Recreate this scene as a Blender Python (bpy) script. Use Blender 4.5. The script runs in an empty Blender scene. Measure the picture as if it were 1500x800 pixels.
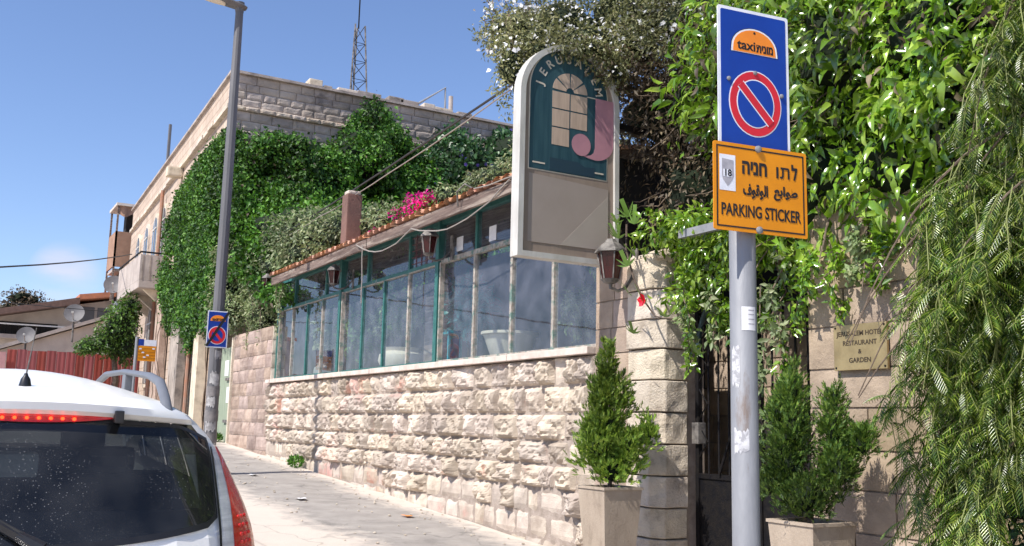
import bpy, bmesh, math, random
import numpy as np
from mathutils import Vector, Matrix, noise
random.seed(7); RNG = np.random.default_rng(11)
S = bpy.context.scene
COL = S.collection
R = math.radians

# ------------------------------------------------------------------ camera
EYE = Vector((0, 0, 1.55))
yaw, pitch, roll = R(29.805), R(8.9), R(1.35)
fw = Vector((math.sin(yaw) * math.cos(pitch), math.cos(yaw) * math.cos(pitch), math.sin(pitch)))
r0 = Vector((math.cos(yaw), -math.sin(yaw), 0)); u0 = r0.cross(fw)
rt = r0 * math.cos(roll) + u0 * math.sin(roll); up = rt.cross(fw)
cd = bpy.data.cameras.new('camera'); cd.sensor_width = 36; cd.lens = 34.56; cd.clip_end = 3000; cd.clip_start = .05
camo = bpy.data.objects.new('camera', cd); COL.objects.link(camo)
camo.matrix_world = Matrix(((rt.x, up.x, -fw.x, EYE.x), (rt.y, up.y, -fw.y, EYE.y), (rt.z, up.z, -fw.z, EYE.z), (0, 0, 0, 1)))
S.camera = camo

# ------------------------------------------------------------------ sky, sun, exposure
SUN_EL = R(50); sdx, sdy = -.975, -.22
W = bpy.data.worlds.new('World'); S.world = W; W.use_nodes = True
nt = W.node_tree; bg = nt.nodes['Background']
sky = nt.nodes.new('ShaderNodeTexSky'); sky.sky_type = 'NISHITA'; sky.sun_disc = False
sky.sun_elevation = SUN_EL; sky.sun_rotation = math.atan2(sdx, sdy); sky.air_density = 1.0; sky.dust_density = .25; sky.ozone_density = 4.5
stn = nt.nodes.new('ShaderNodeMix'); stn.data_type = 'RGBA'; stn.blend_type = 'MULTIPLY'; stn.inputs[0].default_value = 1; stn.inputs[7].default_value = (1.02, .97, 1.05, 1)
nt.links.new(sky.outputs[0], stn.inputs[6]); 
# a few thin low clouds
tc = nt.nodes.new('ShaderNodeTexCoord'); mpn = nt.nodes.new('ShaderNodeMapping'); mpn.inputs['Scale'].default_value = (1, 1, 3.2); nt.links.new(tc.outputs['Generated'], mpn.inputs[0])
cn = nt.nodes.new('ShaderNodeTexNoise'); cn.inputs['Scale'].default_value = 9; cn.inputs['Detail'].default_value = 8; nt.links.new(mpn.outputs[0], cn.inputs['Vector'])
dv = nt.nodes.new('ShaderNodeVectorMath'); dv.operation = 'DOT_PRODUCT'; nt.links.new(tc.outputs['Generated'], dv.inputs[0]); dv.inputs[1].default_value = (.0887, .9875, .1299)
m1 = nt.nodes.new('ShaderNodeMapRange'); nt.links.new(dv.outputs['Value'], m1.inputs[0]); m1.inputs[1].default_value = .9994; m1.inputs[2].default_value = 1.0002
m2_ = nt.nodes.new('ShaderNodeMapRange'); nt.links.new(cn.outputs['Fac'], m2_.inputs[0]); m2_.inputs[1].default_value = .35; m2_.inputs[2].default_value = .7
m3_ = nt.nodes.new('ShaderNodeMath'); m3_.operation = 'MULTIPLY'; nt.links.new(m1.outputs[0], m3_.inputs[0]); nt.links.new(m2_.outputs[0], m3_.inputs[1])
cm = nt.nodes.new('ShaderNodeMix'); cm.data_type = 'RGBA'; nt.links.new(m3_.outputs[0], cm.inputs[0]); nt.links.new(stn.outputs[2], cm.inputs[6]); cm.inputs[7].default_value = (5.6, 5.0, 5.4, 1); nt.links.new(cm.outputs[2], bg.inputs[0]); bg.inputs[1].default_value = .125
sl = bpy.data.lights.new('sun', 'SUN'); sl.energy = 4.9; sl.angle = R(.5); sl.color = (1, .95, .88)
so = bpy.data.objects.new('sun', sl); COL.objects.link(so)
hl = math.hypot(sdx, sdy)
tosun = Vector((sdx / hl * math.cos(SUN_EL), sdy / hl * math.cos(SUN_EL), math.sin(SUN_EL)))
so.rotation_euler = tosun.to_track_quat('Z', 'Y').to_euler(); so.location = (-10, -5, 20)
S.view_settings.view_transform = 'Standard'; S.view_settings.look = 'None'; S.view_settings.exposure = 0.5; S.view_settings.gamma = 1
S.view_settings.use_curve_mapping = False

# ------------------------------------------------------------------ helpers
def tag(o, label=None, cat=None, group=None, kind=None):
    for k, v in (('label', label), ('category', cat), ('group', group), ('kind', kind)):
        if v: o[k] = v
    return o
def empty(name, loc, label=None, cat=None, group=None, rot=(0, 0, 0)):
    o = bpy.data.objects.new(name, None); COL.objects.link(o); o.location = loc; o.rotation_euler = rot; o.empty_display_size = .1
    return tag(o, label, cat, group)
def link(name, me, m, parent=None, loc=(0, 0, 0), smooth=False):
    if m is not None and not me.materials: me.materials.append(m)
    o = bpy.data.objects.new(name, me); COL.objects.link(o)
    if parent is not None: o.parent = parent
    o.location = loc
    return o
def wloc(o):
    v = Vector((0, 0, 0))
    while o is not None: v = v + Vector(o.location); o = o.parent
    return v
class MB:
    """collects geometry in world coordinates (or local ones with build(local=True))"""
    def __init__(s): s.v = []; s.f = []
    def add(s, vs, fs):
        n = len(s.v); s.v += [tuple(v) for v in vs]; s.f += [tuple(i + n for i in f) for f in fs]; return s
    def box(s, a, b, rz=0, c=None):
        x0, y0, z0 = a; x1, y1, z1 = b
        vs = [Vector(p) for p in ((x0,y0,z0),(x1,y0,z0),(x1,y1,z0),(x0,y1,z0),(x0,y0,z1),(x1,y0,z1),(x1,y1,z1),(x0,y1,z1))]
        if rz:
            c = Vector(c) if c else Vector(((x0+x1)/2, (y0+y1)/2, 0)); m = Matrix.Rotation(rz, 3, 'Z')
            vs = [m @ (v - c) + c for v in vs]
        return s.add(vs, [(0,3,2,1),(4,5,6,7),(0,1,5,4),(1,2,6,5),(2,3,7,6),(3,0,4,7)])
    def bevbox(s, a, b, e=.01):
        bm = bmesh.new(); bmesh.ops.create_cube(bm, size=1)
        for v in bm.verts: v.co = Vector([a[i] + (v.co[i] + .5) * (b[i] - a[i]) for i in range(3)])
        bmesh.ops.bevel(bm, geom=bm.edges[:], offset=e, segments=2, affect='EDGES', profile=.7)
        s.add([v.co for v in bm.verts], [[v.index for v in f.verts] for f in bm.faces]); bm.free(); return s
    def tube(s, pts, r, n=8, cap=True):
        pts = [Vector(p) for p in pts]; rs = r if isinstance(r, (list, tuple)) else [r] * len(pts)
        vs = []; prev = None
        for i, p in enumerate(pts):
            d = (pts[min(i+1, len(pts)-1)] - pts[max(i-1, 0)]).normalized()
            a = prev if prev is not None else (Vector((0, 0, 1)) if abs(d.z) < .9 else Vector((1, 0, 0)))
            u = (a - d * a.dot(d)).normalized(); prev = u; w = d.cross(u)
            for k in range(n):
                t = 2 * math.pi * k / n; vs.append(p + (u * math.cos(t) + w * math.sin(t)) * rs[i])
        fs = [(i*n+k, i*n+(k+1) % n, (i+1)*n+(k+1) % n, (i+1)*n+k) for i in range(len(pts)-1) for k in range(n)]
        if cap: fs += [tuple(range(n))[::-1], tuple((len(pts)-1)*n+k for k in range(n))]
        return s.add(vs, fs)
    def lathe(s, prof, c=(0, 0, 0), n=20, axis=None):
        q = Vector((0, 0, 1)).rotation_difference(Vector(axis)) if axis else None
        vs = []
        for r, z in prof:
            for k in range(n):
                t = 2 * math.pi * k / n; v = Vector((r * math.cos(t), r * math.sin(t), z))
                if q: v = q @ v
                vs.append(v + Vector(c))
        fs = [(i*n+k, i*n+(k+1) % n, (i+1)*n+(k+1) % n, (i+1)*n+k) for i in range(len(prof)-1) for k in range(n)]
        fs += [tuple(range(n))[::-1], tuple((len(prof)-1)*n+k for k in range(n))]
        return s.add(vs, fs)
    def prism(s, poly, o, u, w, d):
        """poly (a,b) in the plane o + a*u + b*w, extruded by vector d"""
        o, u, w, d = Vector(o), Vector(u), Vector(w), Vector(d); n = len(poly)
        vs = [o + u * a + w * b for a, b in poly]; vs += [v + d for v in vs]
        return s.add(vs, [tuple(range(n)), tuple(range(2*n-1, n-1, -1))] + [(i, i+n, (i+1) % n+n, (i+1) % n) for i in range(n)])
    def grid(s, P):
        a, b = len(P), len(P[0])
        return s.add([p for row in P for p in row], [(i*b+j, i*b+j+1, (i+1)*b+j+1, (i+1)*b+j) for i in range(a-1) for j in range(b-1)])
    def mesh(s, name, off=(0, 0, 0), smooth=False):
        me = bpy.data.meshes.new(name); o = Vector(off)
        me.from_pydata([tuple(Vector(v) - o) for v in s.v], [], s.f); me.validate()
        bm = bmesh.new(); bm.from_mesh(me); bmesh.ops.recalc_face_normals(bm, faces=bm.faces[:]); bm.to_mesh(me); bm.free()
        if smooth:
            me.polygons.foreach_set('use_smooth', [True] * len(me.polygons))
            try: me.set_sharp_from_angle(angle=R(40))
            except Exception: pass
        me.update(); return me
    def build(s, name, m, parent=None, smooth=False, local=False, base=None):
        if parent is not None:
            off = Vector((0, 0, 0)) if local else wloc(parent)
            return link(name, s.mesh(name, off, smooth), m, parent)
        a = np.array([tuple(v) for v in s.v]); c = base or ((a[:, 0].min()+a[:, 0].max())/2, (a[:, 1].min()+a[:, 1].max())/2, a[:, 2].min())
        return link(name, s.mesh(name, c, smooth), m, None, c)
def arc(cx, cy, rx, ry, a0, a1, n):
    return [(cx + rx*math.cos(R(a0+(a1-a0)*i/n)), cy + ry*math.sin(R(a0+(a1-a0)*i/n))) for i in range(n+1)]
def text_mesh(txt, size, o, u, w, d, thick=0, bold=0, cent=(0, 0), sx=1.0, fit=None):
    """text laid into the plane o,u,w and lifted by d, as mesh geometry"""
    c = bpy.data.curves.new('lettering', 'FONT'); c.body = txt; c.size = size; c.align_x = 'CENTER'; c.align_y = 'CENTER'; c.offset = bold; c.extrude = thick; c.resolution_u = 3
    t = bpy.data.objects.new('lettering', c); COL.objects.link(t)
    bpy.context.view_layer.update()
    me = bpy.data.meshes.new_from_object(t.evaluated_get(bpy.context.evaluated_depsgraph_get()))
    bpy.data.objects.remove(t); bpy.data.curves.remove(c)
    o, u, w, d = Vector(o), Vector(u).normalized(), Vector(w).normalized(), Vector(d)
    n = u.cross(w); mb = MB()
    if fit:
        xs_ = [v.co.x for v in me.vertices]; ys_ = [v.co.y for v in me.vertices]; mx_, my_ = (min(xs_)+max(xs_))/2, (min(ys_)+max(ys_))/2
        kx, ky = fit[0]/(max(xs_)-min(xs_)), fit[1]/(max(ys_)-min(ys_))
        for v in me.vertices: v.co.x = (v.co.x-mx_)*kx; v.co.y = (v.co.y-my_)*ky
    mb.add([o + u*(v.co.x*sx) + w*v.co.y + n*v.co.z + d for v in me.vertices], [tuple(p.vertices) for p in me.polygons])
    bpy.data.meshes.remove(me); return mb

# ------------------------------------------------------------------ materials
def M(name, c1, c2=None, scale=4., rough=.8, bump=0., bscale=30., metal=0., spec=.4, world=True, rnd=0., detail=6, dark=None, coat=0., stretch=None, lo=.35, hi=.65):
    m = bpy.data.materials.new(name); m.use_nodes = True; t = m.node_tree; b = t.nodes['Principled BSDF']; L = t.links.new
    b.inputs['Roughness'].default_value = rough; b.inputs['Metallic'].default_value = metal; b.inputs['Specular IOR Level'].default_value = spec
    b.inputs['Coat Weight'].default_value = coat; b.inputs['Coat Roughness'].default_value = .05
    if world: g = t.nodes.new('ShaderNodeNewGeometry').outputs['Position']
    else: g = t.nodes.new('ShaderNodeTexCoord').outputs['Object']
    if stretch:
        mp = t.nodes.new('ShaderNodeMapping'); mp.inputs['Scale'].default_value = stretch; L(g, mp.inputs[0]); g = mp.outputs[0]
    def nz(sc, dt=6, ro=.6):
        n = t.nodes.new('ShaderNodeTexNoise'); n.inputs['Scale'].default_value = sc; n.inputs['Detail'].default_value = dt; n.inputs['Roughness'].default_value = ro; L(g, n.inputs['Vector']); return n.outputs['Fac']
    def mr(x, a, c, d0=0., d1=1.):
        n = t.nodes.new('ShaderNodeMapRange'); n.inputs[1].default_value = a; n.inputs[2].default_value = c; n.inputs[3].default_value = d0; n.inputs[4].default_value = d1; L(x, n.inputs[0]); return n.outputs[0]
    def mix(f, a, c, mode='MIX'):
        n = t.nodes.new('ShaderNodeMix'); n.data_type = 'RGBA'; n.blend_type = mode
        if isinstance(f, (int, float)): n.inputs[0].default_value = f
        else: L(f, n.inputs[0])
        for i, q in ((6, a), (7, c)):
            if isinstance(q, tuple): n.inputs[i].default_value = (*q, 1)
            else: L(q, n.inputs[i])
        return n.outputs[2]
    c = mix(mr(nz(scale, detail), lo, hi), c1, c2 or c1)
    if dark:  # (colour, scale, lo, hi, amount): blotches
        c = mix(mr(nz(dark[1], 8, .7), dark[2], dark[3], 0, dark[4]), c, dark[0])
    if rnd:
        oi = t.nodes.new('ShaderNodeObjectInfo').outputs['Random']
        v = mr(oi, 0, 1, 1 - rnd, 1 + rnd); hs = t.nodes.new('ShaderNodeHueSaturation'); L(v, hs.inputs['Value']); L(c, hs.inputs['Color'])
        wn = t.nodes.new('ShaderNodeTexWhiteNoise'); wn.noise_dimensions = '1D'; L(oi, wn.inputs['W']); L(mr(wn.outputs[0], 0, 1, .492, .508), hs.inputs['Hue']); L(mr(wn.outputs[0], 0, 1, .88, 1.12), hs.inputs['Saturation'])
        c = hs.outputs[0]
    L(c, b.inputs['Base Color'])
    if bump:
        bn = t.nodes.new('ShaderNodeBump'); bn.inputs['Strength'].default_value = bump; bn.inputs['Distance'].default_value = .02; L(nz(bscale, 8, .65), bn.inputs['Height']); L(bn.outputs[0], b.inputs['Normal'])
    return m
def leafmat(name, a, b_, c, rough=.4, trans=.35, spec=.5):
    m = bpy.data.materials.new(name); m.use_nodes = True; t = m.node_tree; L = t.links.new; p = t.nodes['Principled BSDF']; out = t.nodes['Material Output']
    g = t.nodes.new('ShaderNodeNewGeometry'); r = t.nodes.new('ShaderNodeValToRGB'); L(g.outputs['Random Per Island'], r.inputs[0])
    e = r.color_ramp.elements; e[0].color = (*a, 1); e[1].color = (*c, 1); k = e.new(.55); k.color = (*b_, 1)
    n = t.nodes.new('ShaderNodeTexNoise'); n.inputs['Scale'].default_value = 1.3; L(g.outputs['Position'], n.inputs['Vector'])
    mr = t.nodes.new('ShaderNodeMapRange'); L(n.outputs['Fac'], mr.inputs[0]); mr.inputs[1].default_value = .3; mr.inputs[2].default_value = .7; mr.inputs[3].default_value = .5; mr.inputs[4].default_value = 1.45
    h = t.nodes.new('ShaderNodeHueSaturation'); L(mr.outputs[0], h.inputs['Value']); L(r.outputs[0], h.inputs['Color'])
    L(h.outputs[0], p.inputs['Base Color']); p.inputs['Roughness'].default_value = rough; p.inputs['Specular IOR Level'].default_value = spec
    tr = t.nodes.new('ShaderNodeBsdfTranslucent'); h2 = t.nodes.new('ShaderNodeHueSaturation'); h2.inputs['Value'].default_value = 1.5; h2.inputs['Hue'].default_value = .485; L(h.outputs[0], h2.inputs['Color']); L(h2.outputs[0], tr.inputs[0])
    mx = t.nodes.new('ShaderNodeMixShader'); mx.inputs[0].default_value = trans; L(p.outputs[0], mx.inputs[1]); L(tr.outputs[0], mx.inputs[2]); L(mx.outputs[0], out.inputs[0])
    return m
def glassmat(name, tint, refl=1.0, rough=.02, dust=.06, dustcol=(.5, .5, .5), dots=False, base=.0, solid=False):
    m = bpy.data.materials.new(name); m.use_nodes = True; t = m.node_tree; L = t.links.new; out = t.nodes['Material Output']; t.nodes.remove(t.nodes['Principled BSDF'])
    tr = t.nodes.new('ShaderNodeBsdfTransparent'); tr.inputs[0].default_value = (*tint, 1)
    gl = t.nodes.new('ShaderNodeBsdfGlossy'); gl.inputs['Roughness'].default_value = rough
    g0 = t.nodes.new('ShaderNodeNewGeometry'); vm = t.nodes.new('ShaderNodeVectorMath'); vm.operation = 'DOT_PRODUCT'; L(g0.outputs['Normal'], vm.inputs[0]); L(g0.outputs['Incoming'], vm.inputs[1])
    def mt_(op, a, b_=None, c_=None):
        n = t.nodes.new('ShaderNodeMath'); n.operation = op
        for q, v in enumerate((a, b_, c_)):
            if v is None: continue
            if isinstance(v, (int, float)): n.inputs[q].default_value = v
            else: L(v, n.inputs[q])
        return n
    f5 = mt_('POWER', mt_('SUBTRACT', 1.0, mt_('ABSOLUTE', vm.outputs['Value']).outputs[0]).outputs[0], 5.0)
    mu = mt_('MULTIPLY_ADD', mt_('MULTIPLY_ADD', f5.outputs[0], .94, .06).outputs[0], refl, base)
    if solid: mu = mt_('MULTIPLY', mu.outputs[0], mt_('SUBTRACT', 1.0, g0.outputs['Backfacing']).outputs[0])
    bn = t.nodes.new('ShaderNodeBump'); bn.inputs['Strength'].default_value = .08; bn.inputs['Distance'].default_value = .02; nz = t.nodes.new('ShaderNodeTexNoise'); nz.inputs['Scale'].default_value = 1.6
    g = t.nodes.new('ShaderNodeNewGeometry'); L(g.outputs['Position'], nz.inputs['Vector']); L(nz.outputs['Fac'], bn.inputs['Height']); L(bn.outputs[0], gl.inputs['Normal'])
    mx = t.nodes.new('ShaderNodeMixShader'); L(mu.outputs[0], mx.inputs[0]); L(tr.outputs[0], mx.inputs[1]); L(gl.outputs[0], mx.inputs[2])
    df = t.nodes.new('ShaderNodeBsdfDiffuse'); df.inputs[0].default_value = (*dustcol, 1)
    m2 = t.nodes.new('ShaderNodeMixShader'); L(mx.outputs[0], m2.inputs[1]); L(df.outputs[0], m2.inputs[2]); L(m2.outputs[0], out.inputs[0])
    n2 = t.nodes.new('ShaderNodeTexNoise'); n2.inputs['Scale'].default_value = 5; n2.inputs['Detail'].default_value = 8; L(g.outputs['Position'], n2.inputs['Vector'])
    mr = t.nodes.new('ShaderNodeMapRange'); L(n2.outputs['Fac'], mr.inputs[0]); mr.inputs[1].default_value = .3; mr.inputs[2].default_value = .75; mr.inputs[3].default_value = dust * .3; mr.inputs[4].default_value = dust * 1.8
    f = mr.outputs[0]
    if dots:
        v = t.nodes.new('ShaderNodeTexVoronoi'); v.inputs['Scale'].default_value = 85; L(g.outputs['Position'], v.inputs['Vector'])
        d = t.nodes.new('ShaderNodeMapRange'); L(v.outputs['Distance'], d.inputs[0]); d.inputs[1].default_value = .22; d.inputs[2].default_value = .08; d.inputs[3].default_value = 0; d.inputs[4].default_value = .26
        n3 = t.nodes.new('ShaderNodeTexNoise'); n3.inputs['Scale'].default_value = 4.5; L(g.outputs['Position'], n3.inputs['Vector'])
        d2 = t.nodes.new('ShaderNodeMapRange'); L(n3.outputs['Fac'], d2.inputs[0]); d2.inputs[1].default_value = .34; d2.inputs[2].default_value = .60
        mm = t.nodes.new('ShaderNodeMath'); mm.operation = 'MULTIPLY'; L(d.outputs[0], mm.inputs[0]); L(d2.outputs[0], mm.inputs[1])
        ad = t.nodes.new('ShaderNodeMath'); ad.operation = 'ADD'; L(f, ad.inputs[0]); L(mm.outputs[0], ad.inputs[1]); f = ad.outputs[0]
    if solid: f = mt_('MULTIPLY', f, mt_('SUBTRACT', 1.0, g0.outputs['Backfacing']).outputs[0]).outputs[0]
    L(f, m2.inputs[0]); return m
def emis(name, c, s):
    m = bpy.data.materials.new(name); m.use_nodes = True; b = m.node_tree.nodes['Principled BSDF']; b.inputs['Base Color'].default_value = (*c, 1); b.inputs['Emission Color'].default_value = (*c, 1); b.inputs['Emission Strength'].default_value = s; return m
def plain(name, c, rough=.5, metal=0, spec=.5, coat=0): return M(name, c, tuple(min(1, x*.86) for x in c), 9, rough, .06, 60, metal, spec, False, coat=coat)

ROCK = M('rockfaced_limestone', (.58, .495, .405), (.38, .31, .25), 4, .9, .55, 70, rnd=.18, dark=((.50, .18, .14), 1.1, .57, .68, .6))
FLAT = M('dressed_limestone', (.44, .34, .265), (.30, .225, .175), 4, .88, .6, 70, rnd=.12, dark=((.10, .07, .055), 2.6, .58, .74, .7))
PALE = M('pale_limestone', (.68, .59, .48), (.52, .44, .35), 5, .88, .9, 60, rnd=.10, dark=((.22, .17, .13), 5, .55, .72, .6))
OLD = M('weathered_wall_stone', (.45, .345, .285), (.27, .195, .16), 3.5, .9, .9, 45, rnd=.24, dark=((.12, .09, .08), 2.2, .55, .75, .6))
PARA = M('parapet_stone', (.42, .36, .31), (.29, .245, .21), 2, .9, .6, 30, rnd=.18, dark=((.08, .07, .065), 1.3, .52, .68, .8))
GATEST = M('garden_wall_stone', (.40, .31, .225), (.28, .215, .155), 4, .88, .5, 60, rnd=.13, dark=((.09, .07, .06), 3, .6, .75, .6))
MORTAR = M('mortar', (.40, .33, .28), (.26, .21, .17), 12, .95, .5, 80)
MORTAR_LIGHT = M('pale_mortar', (.40, .33, .27), (.28, .22, .18), 12, .95, .5, 80)
SILL = M('sill_limestone', (.66, .56, .49), (.52, .42, .36), 7, .8, .4, 60)
TEAL = M('weathered_teal_paint', (.018, .10, .092), (.035, .15, .135), 14, .6, .35, 60, dark=((.34, .31, .27), 9, .62, .66, .75))
PUTTY = M('flaking_putty', (.45, .41, .36), (.25, .22, .19), 18, .85, .6, 70, dark=((.06, .17, .15), 8, .5, .6, .8))
TIMBER = M('weathered_timber', (.24, .175, .145), (.09, .06, .05), 5, .85, .9, 50, stretch=(1, .3, 5), dark=((.42, .35, .29), 4, .50, .62, .7))
TILE = M('clay_roof_tile', (.70, .36, .22), (.50, .27, .18), 9, .85, .6, 60, rnd=.16, dark=((.5, .42, .34), 5, .52, .7, .7))
GALV = M('galvanised_steel', (.28, .285, .30), (.21, .215, .23), 7, .55, .15, 40, metal=.15, dark=((.15, .10, .07), 9, .57, .70, .75), stretch=(1, 1, .3))
LAMPSTEEL = M('grey_lamp_steel', (.15, .145, .15), (.10, .10, .105), 4, .55, .1, 40, metal=.2, stretch=(1, 1, .2))
DARKIRON = M('black_iron', (.006, .006, .008), (.014, .012, .011), 20, .6, .3, 60, spec=.15)
RUSTIRON = M('dusty_lantern_iron', (.05, .045, .045), (.26, .24, .22), 9, .7, .4, 60, metal=.3)
ASPH = M('worn_asphalt', (.33, .30, .275), (.42, .38, .345), 2.2, .95, .7, 120, dark=((.5, .44, .38), 1.8, .55, .68, .75))
DUSTY = M('dusty_pale_concrete', (.66, .57, .48), (.56, .48, .40), 2.4, .95, .6, 90, dark=((.3, .27, .24), 1.5, .55, .72, .6))
ROADM = M('sunbleached_road', (.62, .545, .47), (.52, .455, .39), 1.4, .95, .6, 110, dark=((.28, .255, .235), .9, .52, .66, .6))
WPAINT = plain('white_paint', (.78, .78, .76), .5)
SIGNRIM = M('grimy_white_metal', (.55, .535, .50), (.43, .41, .37), 6, .5, .1, 40, dark=((.3, .27, .22), 7, .6, .75, .6), stretch=(1, 1, .4))
SIGNTAN = M('sign_tan', (.30, .235, .185), (.24, .185, .15), 4, .55, .1, 40, stretch=(3, 1, .35), dark=((.12, .09, .07), 6, .6, .75, .5))
SIGNTAN2 = M('sign_tan_film', (.33, .275, .24), (.29, .24, .205), 2, .5)
SIGNTAN3 = M('sign_tan_painted_light', (.37, .32, .275), (.34, .29, .25), 2, .5)  # lighter tan for the painted light side of the panel's diagonal
SIGNPANE = M('sign_pane_tan', (.52, .39, .30), (.40, .30, .23), 7, .5, stretch=(4, 1, .4))
SIGNTEAL = M('sign_teal', (.018, .055, .075), (.035, .085, .105), 7, .45, stretch=(5, 1, .3))
SIGNTEAL2 = M('sign_teal_film', (.02, .045, .068), (.022, .05, .072), 2, .5)
SIGNPINK = M('sign_pink', (.45, .22, .26), (.36, .18, .22), 4, .5)
SIGNCREAM = M('sign_cream', (.62, .55, .45), (.5, .44, .36), 12, .5)
BLUE = M('sign_blue', (.005, .035, .26), (.006, .045, .31), 5, .32, spec=.5)
SWHITE = M('sign_white', (.75, .76, .8), (.62, .64, .7), 14, .35)
SRED = M('sign_red', (.62, .02, .03), (.52, .02, .03), 8, .35)
SORANGE = M('sign_orange', (.85, .26, .02), (.75, .22, .02), 8, .4)
SYELLOW = M('sign_yellow', (.70, .255, .001), (.62, .22, .001), 6, .4)
SBLACK = M('sign_black', (.012, .011, .012), (.02, .018, .018), 9, .45)
SGREY = M('badge_grey', (.30, .29, .32), (.4, .39, .42), 30, .5)
PAPER = M('paper', (.72, .72, .72), (.6, .6, .62), 15, .8)
OLDSTICK = M('peeling_sticker_paper', (.62, .62, .63), (.42, .42, .44), 25, .8, dark=((.26, .26, .28), 30, .5, .56, .8))
OLDPAPER = M('weathered_poster_paper', (.46, .45, .44), (.25, .24, .24), 12, .85, dark=((.15, .14, .14), 9, .5, .6, .7))
LAMPTAPE = M('grey_tape_residue', (.22, .20, .195), (.13, .125, .125), 14, .8)
BRASS = M('tarnished_brass', (.42, .32, .16), (.30, .225, .11), 9, .38, .1, 50, metal=.55)
BRASSDARK = M('engraved_brass', (.03, .02, .012), (.05, .035, .02), 20, .6)
POT = M('sandstone_planter', (.44, .36, .28), (.34, .27, .205), 5, .8, .35, 90, dark=((.16, .13, .10), 5, .55, .72, .6), stretch=(1, 1, .45))
SOIL = M('soil', (.06, .04, .03), (.1, .07, .05), 30, .95, .8, 60)
PAINTCAR = M('white_car_paint', (.87, .86, .83), (.85, .84, .81), 3, .3, spec=.4, coat=.25)
BLACKTRIM = M('black_plastic_trim', (.015, .015, .017), (.02, .02, .022), 20, .35)
RUBBER = M('tyre_rubber', (.02, .02, .02), (.03, .03, .03), 20, .85)
RAILM = M('grey_rail_plastic', (.15, .155, .17), (.13, .135, .15), 10, .45)
CHROME = plain('chrome', (.7, .7, .72), .12, 1)
CABIN = M('dark_cabin_fabric', (.016, .016, .018), (.03, .03, .033), 10, .9)
CABINPALE = M('pale_mint_plastic', (.75, .85, .82), (.65, .75, .72), 6, .6)
REDLENS = M('red_lens', (.72, .012, .015), (.55, .008, .01), 40, .12, .3, 120, coat=1)
CLEARLENS = M('silver_lens', (.80, .80, .80), (.52, .52, .54), 3, .1, .12, 25, metal=.1, coat=1, stretch=(1, 1, 14))
LED = emis('lit_red_led', (1, .05, .01), 3.2)
REFL = M('red_reflector', (.85, .03, .015), (.6, .01, .01), 60, .2, coat=1)
LAMPLENS = M('milky_lamp_lens', (.62, .56, .45), (.55, .5, .4), 6, .3)
REDSHEET = M('faded_red_sheet', (.30, .06, .055), (.22, .05, .045), 3, .6, .2, 30, stretch=(4, 1, .5), dark=((.5, .25, .22), 2, .6, .75, .5), rnd=.1)
RENDER_ = M('grey_render', (.46, .40, .36), (.34, .29, .26), 2, .9, .3, 30, dark=((.22, .19, .17), 1.5, .55, .75, .5))
PLASTER = M('pale_plaster', (.60, .53, .46), (.46, .4, .35), 1.6, .9, .3, 30)
SHEETROOF = M('brown_sheet_roof', (.10, .06, .05), (.16, .1, .08), 6, .8)
ORANGETILE = M('far_orange_tiles', (.55, .2, .1), (.42, .17, .1), 9, .85)
DISHM = M('dish_grey', (.14, .135, .14), (.11, .105, .11), 6, .6)
AWNING = M('brown_awning_cloth', (.36, .22, .15), (.28, .165, .11), 3, .9)
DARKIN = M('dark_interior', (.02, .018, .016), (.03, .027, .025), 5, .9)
GREENDOOR = M('faded_green_door', (.22, .27, .19), (.30, .34, .25), 4, .75, .3, 30, stretch=(1, 5, .5), dark=((.12, .1, .08), 4, .6, .75, .6))
POSTST = M('brown_chimney_render', (.19, .105, .085), (.14, .08, .065), 5, .9, .5, 40)
BARK = M('bark', (.13, .095, .07), (.07, .05, .038), 20, .9, .8, 60)
TWIG = M('dry_twig', (.20, .15, .11), (.11, .08, .06), 20, .9, .3, 60)
CORE = M('dark_shade_core', (.004, .010, .003), (.010, .020, .006), 7, .95, .8, 9)  # near-black colour stands in for the shade between leaves
CABLEM = plain('black_cable', (.03, .028, .028), .6)
CORD = plain('grey_cord', (.30, .27, .24), .7)
ROOMWALL = M('room_plaster', (.22, .20, .24), (.16, .15, .18), 2, .9)
ROOMFLOOR = M('room_floor', (.12, .1, .09), (.08, .07, .06), 3, .6)
TERRA = M('pale_ceramic', (.62, .54, .43), (.5, .43, .34), 5, .6)
CYAN = M('turquoise_plastic', (.02, .38, .42), (.02, .3, .34), 4, .4)
WINGLASS = glassmat('conservatory_glass', (.93, .97, .97), 1.25, .012, .095, (.42, .44, .54), base=.025, solid=True)
CARGLASS = glassmat('tinted_car_glass', (.25, .27, .28), .9, .01, .03, (.5, .5, .5), dots=True, base=.0)
SIDEGLASS = glassmat('side_glass', (.16, .18, .18), 1., .01, .02)
LANTGLASS = glassmat('red_lantern_glass', (.30, .03, .03), .8, .1, .25, (.12, .03, .03))
FARGLASS = plain('far_window_glass', (.10, .11, .13), .15)
LEAF_IVY = leafmat('ivy_leaves', (.012, .045, .005), (.034, .108, .009), (.095, .21, .020), .5, .18, .3)
LEAF_IVYL = leafmat('bright_ivy_leaves', (.028, .09, .007), (.055, .16, .012), (.11, .25, .026), .5, .2, .3)
LEAF_GLORY = leafmat('morning_glory_leaves', (.015, .045, .014), (.03, .09, .022), (.08, .17, .06), .4, .25)
LEAF_JAS = leafmat('pale_shrub_leaves', (.10, .15, .055), (.17, .23, .09), (.36, .38, .22), .5, .3)
LEAF_PLUM = leafmat('grey_green_small_leaves', (.07, .08, .03), (.15, .165, .06), (.32, .31, .15), .55, .35)
LEAF_DRY = leafmat('dry_inner_leaves', (.05, .035, .022), (.10, .075, .045), (.19, .15, .09), .6, .3)
LEAF_VINE = leafmat('glossy_vine_leaves', (.05, .12, .008), (.15, .29, .018), (.36, .50, .08), .22, .35, .9)
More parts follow.
